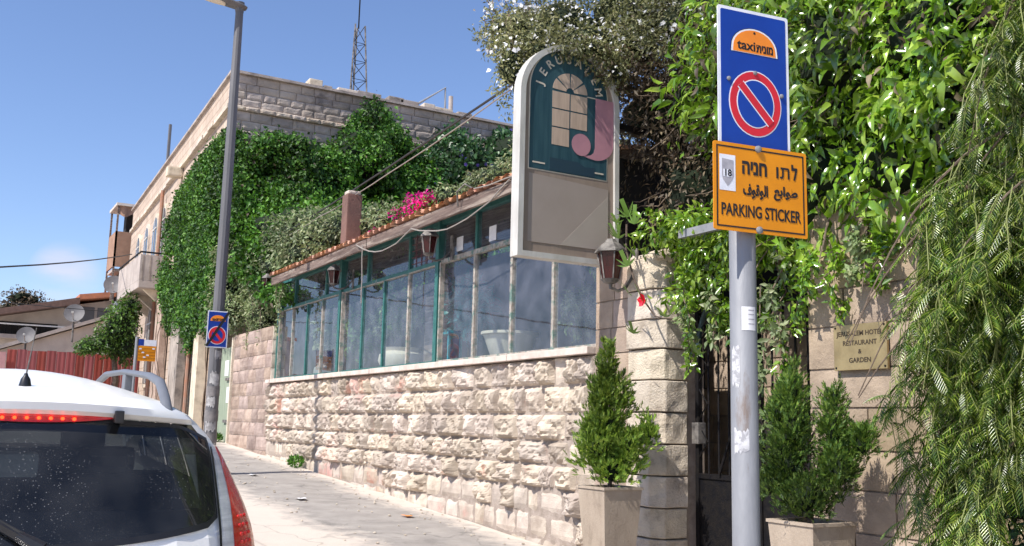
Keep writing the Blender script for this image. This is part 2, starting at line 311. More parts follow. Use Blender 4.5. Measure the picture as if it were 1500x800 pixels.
LEAF_PEPPER = leafmat('pepper_tree_leaflets', (.015, .05, .006), (.10, .20, .02), (.38, .48, .08), .26, .3, .9)
LEAF_CYP = leafmat('cypress_sprays', (.07, .14, .015), (.14, .24, .025), (.30, .40, .06), .5, .25)
LEAF_CYPD = leafmat('dark_cypress_sprays', (.03, .08, .012), (.075, .15, .018), (.17, .26, .035), .5, .25)
LEAF_TREE = leafmat('tree_leaves', (.03, .08, .012), (.07, .16, .02), (.15, .27, .04), .45, .3)
PETALW = leafmat('white_petals', (.7, .7, .72), (.8, .8, .8), (.85, .85, .82), .6, .3)
PETALP = leafmat('purple_petals', (.12, .08, .35), (.16, .10, .45), (.25, .16, .55), .6, .3)
PETALM = leafmat('magenta_bracts', (.62, .01, .20), (.75, .02, .28), (.85, .06, .40), .6, .35)
PETALR = leafmat('red_petals', (.65, .005, .02), (.75, .01, .03), (.8, .02, .05), .5, .3)

# ------------------------------------------------------------------ foliage
def vnoise(P, f, seed=0):
    p = P * f + seed * 17.3; i = np.floor(p).astype(np.int64); u = p - i; u = u*u*(3-2*u); out = 0
    for dx in (0, 1):
        for dy in (0, 1):
            for dz in (0, 1):
                h = (i[:, 0]+dx) * 374761393 + (i[:, 1]+dy) * 668265263 + (i[:, 2]+dz) * 2147483647 + seed * 97
                h = (h ^ (h >> 13)) * 1274126177; h = ((h ^ (h >> 16)) & 0xffff) / 65535.
                out = out + h * np.where(dx, u[:, 0], 1-u[:, 0]) * np.where(dy, u[:, 1], 1-u[:, 1]) * np.where(dz, u[:, 2], 1-u[:, 2])
    return out
def unit(a): return a / np.maximum(np.linalg.norm(a, axis=1, keepdims=True), 1e-9)
def np_mesh(name, V, F):
    me = bpy.data.meshes.new(name); n, k = F.shape
    me.vertices.add(len(V)); me.vertices.foreach_set('co', V.astype(np.float32).ravel())
    me.loops.add(n*k); me.loops.foreach_set('vertex_index', F.astype(np.int32).ravel())
    me.polygons.add(n); me.polygons.foreach_set('loop_start', np.arange(0, n*k, k, dtype=np.int32)); me.polygons.foreach_set('loop_total', np.full(n, k, dtype=np.int32))
    me.update(calc_edges=True); return me
def leaves_geo(P, D, N, L, asp, fold=.18, curl=.25, lance=False):
    """one small leaf per point: growth direction D, face direction N"""
    D = unit(D); Sd = unit(np.cross(D, N)); Nn = np.cross(Sd, D); L = L[:, None]
    if not lance:
        m = P + D*L*.42
        V = np.stack([P, m - Sd*L*asp*.5 + Nn*L*fold*asp, P + D*L - Nn*L*curl*.5, m + Sd*L*asp*.5 + Nn*L*fold*asp], 1)
        b = np.arange(len(P))[:, None]*4
        F = np.concatenate([b + np.array([[0, 2, 1]]), b + np.array([[0, 3, 2]])])
    else:
        a = P + D*L*.25 + Nn*L*curl*.15; c = P + D*L*.62 - Nn*L*curl*.1; mid = Nn*L*fold*asp
        V = np.stack([P, a-Sd*L*asp*.5+mid, a, a+Sd*L*asp*.5+mid, c-Sd*L*asp*.42+mid, c, c+Sd*L*asp*.42+mid, P+D*L*.95-Nn*L*curl], 1)
        b = np.arange(len(P))[:, None]*8
        F = np.concatenate([b + np.array([t]) for t in ((0,2,1),(0,3,2),(1,2,5),(1,5,4),(2,3,6),(2,6,5),(4,5,7),(5,6,7))])
    return V.reshape(-1, 3), F
def stuffpart(name, V, F, m, parent, smooth=False, kind='stuff'):
    me = np_mesh(name, V - np.array(wloc(parent)), F)
    if smooth: me.polygons.foreach_set('use_smooth', np.ones(len(F), dtype=bool))
    o = link(name, me, m, parent)
    if kind: o['kind'] = kind
    return o
def blob_points(blobs, n, rng, shell=.5, clump=.28, freq=2.2, reject=.72):
    B = np.array([b for b in blobs], float); c, r = B[:, :3], B[:, 3:6]
    wt = (r[:, 0]*r[:, 1]+r[:, 1]*r[:, 2]+r[:, 0]*r[:, 2]); wt /= wt.sum()
    k = rng.choice(len(B), n, p=wt); d = unit(rng.normal(size=(n, 3)))
    P0 = c[k] + d*r[k]
    f = 1 - shell*rng.random(n)**1.7 + clump*(vnoise(P0, freq, 3)-.5)*2 + clump*.6*(vnoise(P0, freq*2.7, 5)-.5)*2
    P = c[k] + d*r[k]*f[:, None]
    N = unit(d/r[k]); keep = np.ones(n, bool)
    for j in range(len(B)):
        q = (((P-c[j])/r[j])**2).sum(1); keep &= ~((q < reject**2) & (k != j))
    return P[keep], N[keep]
def foliage(parent, name, blobs, n, L, asp, mat, seed=1, shell=.5, clump=.28, freq=2.2, droop=.5, lance=False, rnd=.9, updir=0., clip=None, curl=.25, core=True, corescale=.64, var=.45):
    rng = np.random.default_rng(seed); P, N = blob_points(blobs, n, rng, shell, clump, freq)
    if clip is not None: k = clip(P); P, N = P[k], N[k]
    m = len(P); D = N*.6 + rng.normal(size=(m, 3))*rnd*.6 + np.array([0, 0, updir-droop])
    F_ = N + rng.normal(size=(m, 3))*.55 + np.array([0, 0, .35])
    V, F = leaves_geo(P, D, F_, L*(1-var+2*var*rng.random(m)), asp, lance=lance, curl=curl)
    o = stuffpart(name, V, F, mat, parent)
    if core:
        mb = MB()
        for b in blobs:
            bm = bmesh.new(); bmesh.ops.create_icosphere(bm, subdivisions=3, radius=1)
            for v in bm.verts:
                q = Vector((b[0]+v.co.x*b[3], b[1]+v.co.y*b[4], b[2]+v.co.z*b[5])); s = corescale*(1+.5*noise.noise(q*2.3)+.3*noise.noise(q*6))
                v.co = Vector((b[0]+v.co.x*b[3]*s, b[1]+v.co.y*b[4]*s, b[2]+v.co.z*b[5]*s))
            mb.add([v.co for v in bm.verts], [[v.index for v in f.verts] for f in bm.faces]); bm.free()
        mb.build('dark_foliage_core', CORE, parent)  # added solid dark core, blocks sky light and darkens the leaf gaps
    return o
def wander(a, b, n, amp, rng=random, sag=0):
    a, b = Vector(a), Vector(b)
    return [a.lerp(b, i/n) + Vector([rng.uniform(-amp, amp)*(0 < i < n) for _ in range(3)]) - Vector((0, 0, sag*4*(i/n)*(1-i/n))) for i in range(n+1)]

# ------------------------------------------------------------------ stones
def gz(y):
    y = max(-60, min(50, y)); return .03 + .0536*y
def stone_mesh(k, rough):
    bm = bmesh.new(); nx, nz_ = (17, 12) if rough > .5 else (7, 5)
    off = Vector((k*7.1, k*3.3, k*5.7)); vv = []
    for i in range(nx):
        for j in range(nz_):
            u = i/(nx-1)-.5; w = j/(nz_-1)-.5
            e = min(1, min((.5-abs(u))*1.5, (.5-abs(w))*.9)*(6 if rough > .5 else 12))
            q = Vector((u*2.2, w*1.3, 0))+off
            h = noise.noise(q*.9)*1.0 + (abs(noise.noise(q*1.9))-.2)*1.1 + noise.noise(q*5)*.16
            if rough > .5: d = e**.5*max(.012, .05+.07*h+.010*noise.noise(q*9)) + .004; ju, jw = u+.012*noise.noise(q*3), w+.022*noise.noise(q*4)
            elif rough > .3: d = min(1, e)*.016+.006+.012*max(-.5, h); ju, jw = u+.004*noise.noise(q*4), w+.006*noise.noise(q*5)
            else: d = min(1, e)*.006+.006 + .003*max(-.6, h); ju, jw = u, w
            vv.append(bm.verts.new((ju*.985, -d, jw*.975)))
    for i in range(nx-1):
        for j in range(nz_-1): bm.faces.new([vv[i*nz_+j], vv[(i+1)*nz_+j], vv[(i+1)*nz_+j+1], vv[i*nz_+j+1]])
    bd = [vv[i*nz_] for i in range(nx)] + [vv[(nx-1)*nz_+j] for j in range(1, nz_)] + [vv[i*nz_+nz_-1] for i in range(nx-2, -1, -1)] + [vv[j] for j in range(nz_-2, 0, -1)]
    bk = [bm.verts.new((v.co.x, .05, v.co.z)) for v in bd]
    for i in range(len(bd)): bm.faces.new([bd[i], bk[i], bk[(i+1) % len(bd)], bd[(i+1) % len(bd)]])
    bmesh.ops.recalc_face_normals(bm, faces=bm.faces[:])
    me = bpy.data.meshes.new('stone'); bm.to_mesh(me); bm.free(); return me
def stone_set(m, rough, n):
    out = []
    for k in range(n): me = stone_mesh(k + int(rough*50), rough); me.materials.append(m); out.append(me)
    return out
SET_ROCK = stone_set(ROCK, 1., 22); SET_FLAT = stone_set(FLAT, .2, 6); SET_PALE = stone_set(PALE, .15, 6); SET_OLD = stone_set(OLD, .45, 8)
SET_PARA = stone_set(PARA, .35, 8); SET_GATE = stone_set(GATEST, .25, 6); SET_ROCKFLAT = stone_set(ROCK, .45, 8)
def put_stone(parent, meset, x, y, z, ln, h, facing, d=1., name='stone'):
    o = bpy.data.objects.new(name, random.choice(meset)); COL.objects.link(o); o.parent = parent
    b = wloc(parent); o.location = (x-b.x, y-b.y, z-b.z); s = random.choice((1, -1))
    if d is None: d = random.uniform(.75, 1.35)
    o.scale = (ln-.006, d, h-.006)
    o.rotation_euler = (0, 0, {'-X': -math.pi/2, '-Y': 0, '+Y': math.pi}[facing])
    return o
def courses(parent, meset, facing, fixed, a0, a1, zs, mean, var=.35, d=1., pick=None, skip=None):
    """courses of stones from a0 to a1; zs = joint heights from the top down"""
    for r in range(len(zs)-1):
        z1, z0 = zs[r], zs[r+1]; a = a0 - (mean*.5*random.random() if skip is None else 0)
        a = a0
        while a < a1 - .02:
            ln = mean*random.uniform(1-var, 1+var)
            if a == a0 and r % 2: ln *= .55
            if a1-(a+ln) < mean*.4: ln = a1-a
            c = a+ln/2; ms = pick(c, (z0+z1)/2) if pick else meset
            if facing == '-X': put_stone(parent, ms, fixed, c, (z0+z1)/2, ln, z1-z0, facing, d)
            else: put_stone(parent, ms, c, fixed, (z0+z1)/2, ln, z1-z0, facing, d)
            a += ln

# ================================================================== SETTING: ground
def ysheet(name, x0, x1, y0, y1, dz, m, ny=60, wob=0, nx=2, bump=0):
    P = []
    for i in range(ny+1):
        y = y0+(y1-y0)*i/ny; row = []
        for j in range(nx+1):
            t = j/nx; w0 = wob*noise.noise(Vector((y*.8, 0, dz*900))); w1 = wob*noise.noise(Vector((y*.8, 9, dz*900)))
            x = (x0+w0)*(1-t)+(x1+w1)*t; row.append((x, y, gz(y)+dz+bump*noise.noise(Vector((x*1.7, y*1.7, 0)))))
        P.append(row)
    o = MB().grid(P).build(name, m, None, base=(0, 0, 0)); o['kind'] = 'structure'; return o
P = [[(x, y, gz(y)-.004) for x in (-900, -60, -8, 0, 8, 60, 900)] for y in (-900, -200, -60, -20, 0, 20, 35, 50, 200, 900)]
g = MB().grid(P).build('ground', DUSTY, None, base=(0, 0, 0)); g['kind'] = 'structure'
def pavement_material():
    m = M('patched_pavement', (.29, .265, .24), (.39, .355, .32), 3, .95, .7, 110, dark=((.14, .125, .115), 1.6, .58, .72, .6)); t = m.node_tree; L = t.links.new; p = t.nodes['Principled BSDF']
    g = t.nodes.new('ShaderNodeNewGeometry'); sp = t.nodes.new('ShaderNodeSeparateXYZ'); L(g.outputs['Position'], sp.inputs[0])
    def nz(sc, dt=8): n = t.nodes.new('ShaderNodeTexNoise'); n.inputs['Scale'].default_value = sc; n.inputs['Detail'].default_value = dt; n.inputs['Roughness'].default_value = .68; L(g.outputs['Position'], n.inputs['Vector']); return n.outputs['Fac']
    def mth(op, a, b, c=0.):
        n = t.nodes.new('ShaderNodeMath'); n.operation = op
        for q, v in enumerate((a, b, c)):
            if isinstance(v, (int, float)): n.inputs[q].default_value = v
            else: L(v, n.inputs[q])
        return n.outputs[0]
    dist = mth('ABSOLUTE', mth('SUBTRACT', sp.outputs[0], 4.08), 0)               # from the middle of the worn strip
    f = mth('MULTIPLY_ADD', nz(.9), 1.1, mth('MULTIPLY', mth('SUBTRACT', nz(6), .5), .7)); f = mth('ADD', mth('SUBTRACT', f, .55), dist)
    r = t.nodes.new('ShaderNodeMapRange'); L(f, r.inputs[0]); r.inputs[1].default_value = .50; r.inputs[2].default_value = .86
    src = p.inputs['Base Color'].links[0].from_socket; d = t.nodes.new('ShaderNodeMix'); d.data_type = 'RGBA'; L(nz(3.5), d.inputs[0]); d.inputs[6].default_value = (.70, .61, .52, 1); d.inputs[7].default_value = (.56, .49, .42, 1)
    mx = t.nodes.new('ShaderNodeMix'); mx.data_type = 'RGBA'; L(r.outputs[0], mx.inputs[0]); L(src, mx.inputs[6]); L(d.outputs[2], mx.inputs[7]); L(mx.outputs[2], p.inputs['Base Color'])
    v = t.nodes.new('ShaderNodeTexVoronoi'); v.feature = 'DISTANCE_TO_EDGE'; v.inputs['Scale'].default_value = .9
    nn = t.nodes.new('ShaderNodeTexNoise'); nn.inputs['Scale'].default_value = 3; L(g.outputs['Position'], nn.inputs['Vector']); mv = t.nodes.new('ShaderNodeMix'); mv.data_type = 'RGBA'; mv.inputs[0].default_value = .25; L(g.outputs['Position'], mv.inputs[6]); L(nn.outputs['Color'], mv.inputs[7]); L(mv.outputs[2], v.inputs['Vector'])
    cr_ = t.nodes.new('ShaderNodeMapRange'); L(v.outputs['Distance'], cr_.inputs[0]); cr_.inputs[1].default_value = .003; cr_.inputs[2].default_value = .010; cr_.inputs[3].default_value = .78; cr_.inputs[4].default_value = 1
    m3 = t.nodes.new('ShaderNodeMix'); m3.data_type = 'RGBA'; m3.blend_type = 'MULTIPLY'; m3.inputs[0].default_value = 1; L(mx.outputs[2], m3.inputs[6]); L(cr_.outputs[0], m3.inputs[7]); L(m3.outputs[2], p.inputs['Base Color']); return m
PAVE = pavement_material()
ysheet('road', -4.2, 2.6, -50, 49, .001, ROADM, 80, .05)
ysheet('pavement', 2.5, 4.99, -20, 45, .006, PAVE, 260, .10, 14, bump=.006)

# ================================================================== main stone wall under the conservatory
wall = empty('stone_wall', (5.2, 11, .4), 'long rock-faced limestone wall carrying the glazed conservatory, with faint red paint stains', 'wall')
MB().box((5.02, 7.22, -.2), (5.45, 17.3, 2.2)).build('mortar', MORTAR, wall)
ZS = [2.205, 1.945, 1.68, 1.425, 1.205, .985, .755, .52, .28, .04]
def pickwall(y, z):
    low = gz(y)+.20
    if z < low or (z < gz(y)+.42 and y < 10.5 and random.random() < .6): return SET_ROCKFLAT
    if y < 7.85 and random.random() < .45: return SET_ROCKFLAT
    return SET_ROCK
for r in range(len(ZS)-1):
    y_end = 17.3
    while gz(y_end) > ZS[r]-.02 and y_end > 7.2: y_end -= .2
    if y_end > 7.4: courses(wall, SET_ROCK, '-X', 5.03, 7.2+.12*(r % 2), y_end, [ZS[r], ZS[r+1]], .38, .48, pick=pickwall, d=None)
mb = MB()
y = 7.22
while y < 17.25:
    l = random.uniform(.9, 1.5); e = min(17.28, y+l); s = MB().bevbox((4.93+random.uniform(-.008, .008), y+.004, 2.21), (5.24, e-.004, 2.275+random.uniform(-.004, .004)), .008); s.build('sill_slab', SILL, wall); y = e

# ================================================================== smooth wall end, gate pillars
pier = empty('stone_pier', (5.2, 6.95, .4), 'smooth brown-grey stone pier at the right end of the conservatory glass, behind the lantern', 'wall')
MB().box((5.02, 6.71, 0), (5.42, 7.215, 2.985)).build('mortar', MORTAR, pier)
PZ = [2.99, 2.66, 2.42, 2.20, 1.945, 1.68, 1.425, 1.205, .985, .755, .52, .28]
for r in range(len(PZ)-1):
    m = 6.96+random.uniform(-.04, .04)
    for a, b in ((6.71, m), (m, 7.21)): put_stone(pier, SET_FLAT, 5.01, (a+b)/2, (PZ[r]+PZ[r+1])/2, b-a, PZ[r]-PZ[r+1], '-X')
gp = empty('gate_pillar', (5.2, 6.5, .36), 'pale chamfered stone gate pillar left of the iron gate, behind the first potted cypress', 'pillar')
GZ = [2.97, 2.70, 2.45, 2.21, 1.955, 1.695, 1.44, 1.19, .94, .70, .45, .2]
MB().box((5.05, 6.34, 0), (5.50, 6.695, 2.96)).build('mortar', MORTAR_LIGHT, gp)
for r in range(len(GZ)-1):
    z1, z0 = GZ[r]-.006, GZ[r+1]+.006; j = random.uniform(-.014, .010); bmx = bmesh.new()
    poly = [(4.975+j, 6.70), (4.975+j, 6.395), (5.055, 6.29+j), (5.28, 6.29+j), (5.28, 6.40), (5.1, 6.70)]
    mbx = MB().prism(poly, (0, 0, z0), (1, 0, 0), (0, 1, 0), (0, 0, z1-z0))
    me = mbx.mesh('stone', wloc(gp)); bmx.from_mesh(me); bmesh.ops.bevel(bmx, geom=[e for e in bmx.edges], offset=.006, segments=1, affect='EDGES')
    bmesh.ops.subdivide_edges(bmx, edges=[e for e in bmx.edges if e.calc_length() > .15], cuts=5, use_grid_fill=True)
    for v in bmx.verts: v.co += Vector((1, 1, .2))*.010*noise.noise(v.co*11+Vector((r*3, 0, 0)))
    bmx.to_mesh(me); bmx.free(); link('stone', me, PALE, gp)
for k in range(5):
    a = 6.32+k*.16; h = random.uniform(.03, .09)
    mbx = MB(); bm = bmesh.new(); bmesh.ops.create_icosphere(bm, subdivisions=2, radius=1)
    mbx.add([(5.13+v.co.x*.16*(1+.3*noise.noise(v.co*2)), a+v.co.y*.1*(1+.3*noise.noise(v.co*3)), 2.98+v.co.z*h*(1+.5*noise.noise(v.co*2.5+Vector((k, 0, 0))))) for v in bm.verts], [[v.index for v in f.verts] for f in bm.faces]); bm.free()
    mbx.build('capping_rubble', PALE, gp)

# right wall with plaque
rw = empty('garden_wall', (5.2, 4.2, .25), 'smooth stone wall with an engraved brass plaque, right of the gate, half hidden by hanging leaves', 'wall')
MB().box((5.03, 3.78, 0), (5.4, 4.72, 3.25)).build('mortar', MORTAR, rw)
RZ = [3.25, 3.02, 2.755, 2.49, 2.245, 1.97, 1.72, 1.455, 1.21, .95, .70, .45, .2]
cuts = [[4.47], [4.2], [4.30], [4.42], [4.43], [4.0], [4.25], [4.45, 4.05], [4.06], [4.38], [4.15], [4.5]]
for r in range(len(RZ)-1):
    a = 3.775
    for c in sorted(cuts[r])+[4.725]:
        put_stone(rw, SET_GATE, 5.02, (a+c)/2, (RZ[r]+RZ[r+1])/2, c-a, RZ[r]-RZ[r+1], '-X'); a = c
for r in range(len(RZ)-1): put_stone(rw, SET_GATE, 5.2, 4.715, (RZ[r]+RZ[r+1])/2, .36, RZ[r]-RZ[r+1], '+Y')
pq = empty('wall_plaque', (4.985, 4.255, 1.95), 'tarnished brass plaque engraved with restaurant and garden lettering, screwed to the right-hand stone wall', 'plaque')
MB().bevbox((4.972, 4.055, 1.955), (4.992, 4.47, 2.245), .004).build('plate', BRASS, pq)
Uy, Uz = (0, -1, 0), (0, 0, 1)
for t, z, s in (('JERUSALEM HOTEL', 2.185, .043), ('RESTAURANT', 2.125, .043), ('&', 2.07, .04), ('GARDEN', 2.015, .043)):
    text_mesh(t, s, (4.9705, 4.262, z), Uy, Uz, (0, 0, 0), .0005, .0006).build('lettering', BRASSDARK, pq)
for y_, z_ in ((4.072, 1.972), (4.453, 1.972), (4.072, 2.228), (4.453, 2.228)): MB().lathe([(.007, 0), (.006, .004)], (4.972, y_, z_), 10, (-1, 0, 0)).build('screw', DARKIRON, pq)

# inner garden walls and dark house behind the gate
iw = empty('inner_garden_wall', (6.4, 6.0, .3), 'shaded stone wall seen through the bars of the iron gate', 'wall')
MB().box((6.3, 4.2, 0), (6.6, 7.4, 2.72)).build('mortar', MORTAR, iw)
courses(iw, SET_GATE, '-X', 6.29, 4.2, 7.4, [2.7-.25*i for i in range(11)], .4, .2)
hb = empty('garden_house', (8.6, 4.5, .2), 'house wall coloured near black to stand for deep shade behind the overgrown gate', 'building')
MB().box((7.6, -1.5, 0), (11.5, 7.0, 4.2)).build('wall', DARKIN, hb)  # near-black walls stand in for the deep shade behind the gate
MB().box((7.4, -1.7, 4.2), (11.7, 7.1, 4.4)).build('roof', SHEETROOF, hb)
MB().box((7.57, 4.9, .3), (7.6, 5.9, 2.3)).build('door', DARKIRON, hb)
rf = empty('side_garden_wall', (5.7, 2.6, .2), 'low shaded stone wall behind the pepper tree at the right edge', 'wall')
MB().box((5.62, -1.0, 0), (5.9, 3.77, 3.0)).build('mortar', MORTAR, rf)
courses(rf, SET_GATE, '-X', 5.61, 1.6, 3.77, [2.99-.27*i for i in range(11)], .45, .25)

# ================================================================== iron gate
gt = empty('iron_gate', (5.33, 5.5, .3), 'black wrought iron gate with vertical bars and a solid lower panel, standing between stone pillars', 'gate')
GX = 5.34
mbx = MB()
for y_ in (6.22, 5.52, 4.80): mbx.box((GX-.02, y_-.02, .3), (GX+.02, y_+.02, 2.55))
for z_ in (.36, 1.2, 2.53): mbx.box((GX-.017, 4.8, z_-.02), (GX+.017, 6.22, z_+.02))
mbx.build('gate_frame', DARKIRON, gt)
for k in range(11):
    y_ = 6.10-k*.118
    if abs(y_-5.52) < .04: continue
    MB().tube([(GX, y_, 1.2), (GX, y_, 2.53)], .009, 6).build('bar', DARKIRON, gt)
for y0_, y1_ in ((5.54, 6.2), (4.82, 5.5)): MB().box((GX-.006, y0_, .38), (GX+.006, y1_, 1.19)).build('lower_panel', DARKIRON, gt)
for z_ in (1.35, 1.65, 1.95, 2.25):
    MB().tube([(GX-.012, 6.2, z_), (GX-.012, 6.1, z_+.12), (GX-.012, 6.2, z_+.24)], .006, 5).build('scroll', DARKIRON, gt)
MB().tube([(GX-.03, 5.95, 1.22), (GX-.03, 5.55, 2.1), (GX-.03, 5.5, 2.5)], .012, 6).build('brace', DARKIRON, gt)
MB().bevbox((GX-.05, 6.17, 1.45), (GX+.03, 6.25, 1.62), .006).build('lock_box', RUSTIRON, gt)
ar = empty('gate_arch', (5.2, 5.5, 2.6), 'curved dark steel arch above the iron gate, wound with climbing leaves', 'arch')
pa = [(5.30, 5.50+.68*math.cos(R(a)), 2.2+.60*math.sin(R(a))) for a in range(0, 181, 10)]
mbx = MB()
for i in range(len(pa)-1): mbx.tube([pa[i], pa[i+1]], .022, 6)
mbx.build('arch_band', plain('teal_arch_paint', (.02, .05, .06), .5), ar)
pb = empty('pergola_beam', (4.9, 5.6, 3.05), 'grey galvanised beam poking out of the leaves above the gate', 'beam')
MB().box((4.72, 4.9, 2.99), (4.77, 5.72, 3.05)).build('beam', GALV, pb)
MB().box((4.77, 5.62, 3.0), (5.2, 5.66, 3.04)).build('bracket', GALV, pb)

# ================================================================== conservatory
cons = empty('conservatory', (6.5, 12, 2.2), 'long lean-to conservatory with flaking teal frames, dusty panes and a clay tiled eave', 'building')
X = 5.15; TR = 3.52; TOPZ = 4.0; BOT = 2.275
def bar(name, y, z0, z1, w, dpt, m, xo=0): return MB().box((X-dpt/2+xo, y-w/2, z0), (X+dpt/2+xo, y+w/2, z1)).build(name, m, cons)
for y in (17.23, 14.10, 10.72, 7.25): bar('corner_post', y, BOT, TOPZ+.02, .085, .10, TEAL, -.02)
low = [16.51, 15.73, 14.99, 13.25, 12.46, 11.64, 9.81, 8.96, 8.13]; cols = {16.51: PUTTY, 14.99: PUTTY, 11.64: PUTTY, 9.81: PUTTY, 8.96: PUTTY, 8.13: PUTTY}
for y in low: bar('mullion', y, BOT, TR-.02, .045, .055, cols.get(y, TEAL))
for y in (17.17, 14.02, 10.64): bar('mullion', y, BOT, TR-.02, .03, .06, PUTTY, -.03)
for a, b in ((7.3, 10.68), (10.76, 14.06), (14.14, 17.19)):
    MB().box((X-.035, a, TR-.022), (X+.035, b, TR+.022)).build('transom', PUTTY if a < 8 else TEAL, cons)
    MB().box((X-.037, a+.01, TR-.034), (X+.02, b-.01, TR-.023)).build('putty_bead', PUTTY, cons)
    MB().box((X-.045, a, TOPZ-.02), (X+.045, b, TOPZ+.06)).build('head_rail', TEAL, cons)
    MB().box((X-.05, a, BOT+.001), (X+.04, b, BOT+.04)).build('bottom_rail', TEAL if a > 8 else PUTTY, cons)
upp = [16.44, 14.87, 13.09, 11.64, 9.78, 8.6]
for y in upp: bar('mullion', y, TR+.023, TOPZ-.021, .05, .06, TEAL)
def panes(ys, z0, z1):
    ys = sorted(ys)
    for a, b in zip(ys[:-1], ys[1:]):
        if b-a < .12: continue
        mbp = MB().box((X-.004, a+.012, z0), (X+.002, b-.012, z1)); o = mbp.build('pane', WINGLASS, cons)
        o.rotation_euler = (0, 0, 0)
panes(low+[17.17, 14.10, 14.02, 10.72, 10.64, 7.25], BOT+.02, TR-.02)
panes(upp+[17.23, 14.10, 10.72, 7.25], TR+.02, TOPZ-.01)
for y0_, w_ in ((10.15, .17), (9.35, .16)): MB().box((X-.008, y0_, TR+.07), (X-.006, y0_+w_, TR+.07+.17)).build('sticker', PAPER, cons)
# leaded / patterned upper panes
mbx = MB()
for i in range(5):
    mbx.box((X-.012, 10.82+i*.16, TR+.03), (X-.006, 10.828+i*.16, TOPZ-.02))
for i in range(5): mbx.box((X-.013, 10.77, TR+.08+i*.085), (X-.007, 11.6, TR+.086+i*.085))
mbx.build('leading', plain('leading_red', (.16, .05, .06), .6), cons)
MB().box((5.3, 7.3, 2.24), (8.4, 17.2, 2.30)).build('floor', ROOMFLOOR, cons)
MB().box((8.4, 7.25, 1.9), (8.6, 17.3, 4.6)).build('back_wall', ROOMWALL, cons)
for y_ in (7.22, 17.25): MB().box((5.25, y_, 1.95), (8.5, y_+.05, 4.05)).build('end_wall', DARKIN, cons)  # near-black colour stands in for shade in the gap behind the creeper
MB().box((5.22, 7.27, 1.9), (5.3, 17.24, 2.27)).build('inner_wall', ROOMWALL, cons)
for k in range(3): # paler door openings in the back wall give the room depth
    y_ = 8.6+k*3.1; MB().box((8.37, y_, 2.0), (8.398, y_+1.0, 3.5)).build('inner_door', M('inner_door_paint', (.07, .12, .12), (.09, .16, .15), 3), cons)
# roof
mbx = MB().add([(4.72, 7.15, 3.955), (8.8, 7.15, 4.86), (8.8, 17.6, 4.86), (4.72, 16.45, 3.955), (4.72, 7.15, 3.99), (8.8, 7.15, 4.90), (8.8, 17.6, 4.90), (4.72, 16.45, 3.99)],
               [(0, 3, 2, 1), (4, 5, 6, 7), (0, 1, 5, 4), (1, 2, 6, 5), (2, 3, 7, 6), (3, 0, 4, 7)])
mbx.build('roof_deck', TIMBER, cons)
def wav(a, b, z, m, nm, w=.16, x0=4.70, x1=4.74):
    P = []; n = int((b-a)/.12)
    for i in range(n+1):
        y = a+(b-a)*i/n; j = .012*noise.noise(Vector((y*.9, z*5, 0))); P.append([(x0+j, y, z-w/2+j), (x0+j, y, z+w/2+j*.7), (x1+j, y, z+w/2+j*.7), (x1+j, y, z-w/2+j)])
    for r_ in P: r_.append(r_[0])
    return MB().grid(P).build(nm, m, cons)
wav(7.2, 12.1, 3.915, TIMBER, 'fascia_board', .125); wav(12.12, 16.45, 3.91, TIMBER, 'fascia_board', .125)
mt = MB(); NT = 50
P = []
for i in range(7):
    a = R(180*i/6); P.append([(-.03-.0*i, .094*math.cos(a), .055*math.sin(a)), (.42, .088*math.cos(a), .05*math.sin(a)+.09)])
for i in range(6, -1, -1):
    a = R(180*i/6); P.append([(-.03, .080*math.cos(a), .040*math.sin(a)-.004), (.42, .074*math.cos(a), .036*math.sin(a)+.086)])
P.append(P[0]); tme = mt.grid(P).mesh('roof_tile', smooth=True); tme.materials.append(TILE)
b = wloc(cons)
for row in range(2):
    for k in range(NT):
        y = 7.2+k*.187
        o = bpy.data.objects.new('roof_tile', tme); COL.objects.link(o); o.parent = cons
        o.location = (4.70+row*.36-b.x+random.uniform(-.015, .012), y+random.uniform(-.012, .012)-b.y, 3.992+row*.077-b.z+random.uniform(-.006, .008)); o.rotation_euler = (0, R(-.0), R(random.uniform(-2.5, 2.5)))
sheet = MB().add([(4.95, 7.2, 4.07), (8.8, 7.2, 4.93), (8.8, 17.6, 4.93), (4.95, 16.6, 4.07)], [(0, 1, 2, 3)]).build('tiled_roof_slope', TILE, cons)

# things inside the conservatory
def urn(y, x, z0, r, h, label, m=TERRA, name='ceramic_pot', prof=None):
    z0 += .12
    prof = prof or [(.35, 0), (.45, .05), (.8, .35), (1, .62), (.95, .8), (.72, .9), (.82, 1.), (.70, 1.0), (.6, .88)]
    o = MB().lathe([(a*r, q*h) for a, q in prof], (x, y, z0), 22).build(name, m, None, smooth=True); tag(o, label, 'pot'); return o
urn(12.9, 5.62, 2.0, .34, .50, 'large pale round pot behind the middle panes of the conservatory')
urn(10.05, 5.75, 2.08, .33, .45, 'wide pale bowl-shaped pot behind the panes next to the hanging sign', prof=[(.4, 0), (.5, .08), (.75, .5), (.95, .9), (1.05, .93), (1.05, 1), (.93, 1), (.85, .92)])
urn(7.85, 5.7, 2.15, .2, .45, 'green glazed plant pot behind the rightmost pane', plain('green_glaze', (.10, .22, .16), .3))
urn(16.0, 5.6, 2.0, .22, .42, 'grey trough-like pot behind the far left panes', plain('grey_pot', (.3, .3, .28), .6))
def indoor_plant(y, x, z, h, r, label, kind='bush', seed=3, mat=LEAF_TREE, L=.09):
    z += .305
    t = empty('indoor_plant', (x, y, z), label, 'plant')
    MB().tube(wander((x, y, z), (x, y, z+h*.6), 4, .02), .012, 6).build('stem', BARK, t)
    foliage(t, 'leaves', [(x, y, z+h*.65, r, r, h*.4)], 500, L, .35, mat, seed, shell=.9, droop=.3, core=False, lance=True)
indoor_plant(12.9, 5.62, 2.5, .5, .38, 'bushy plant growing in the large round pot behind the glass', seed=4)
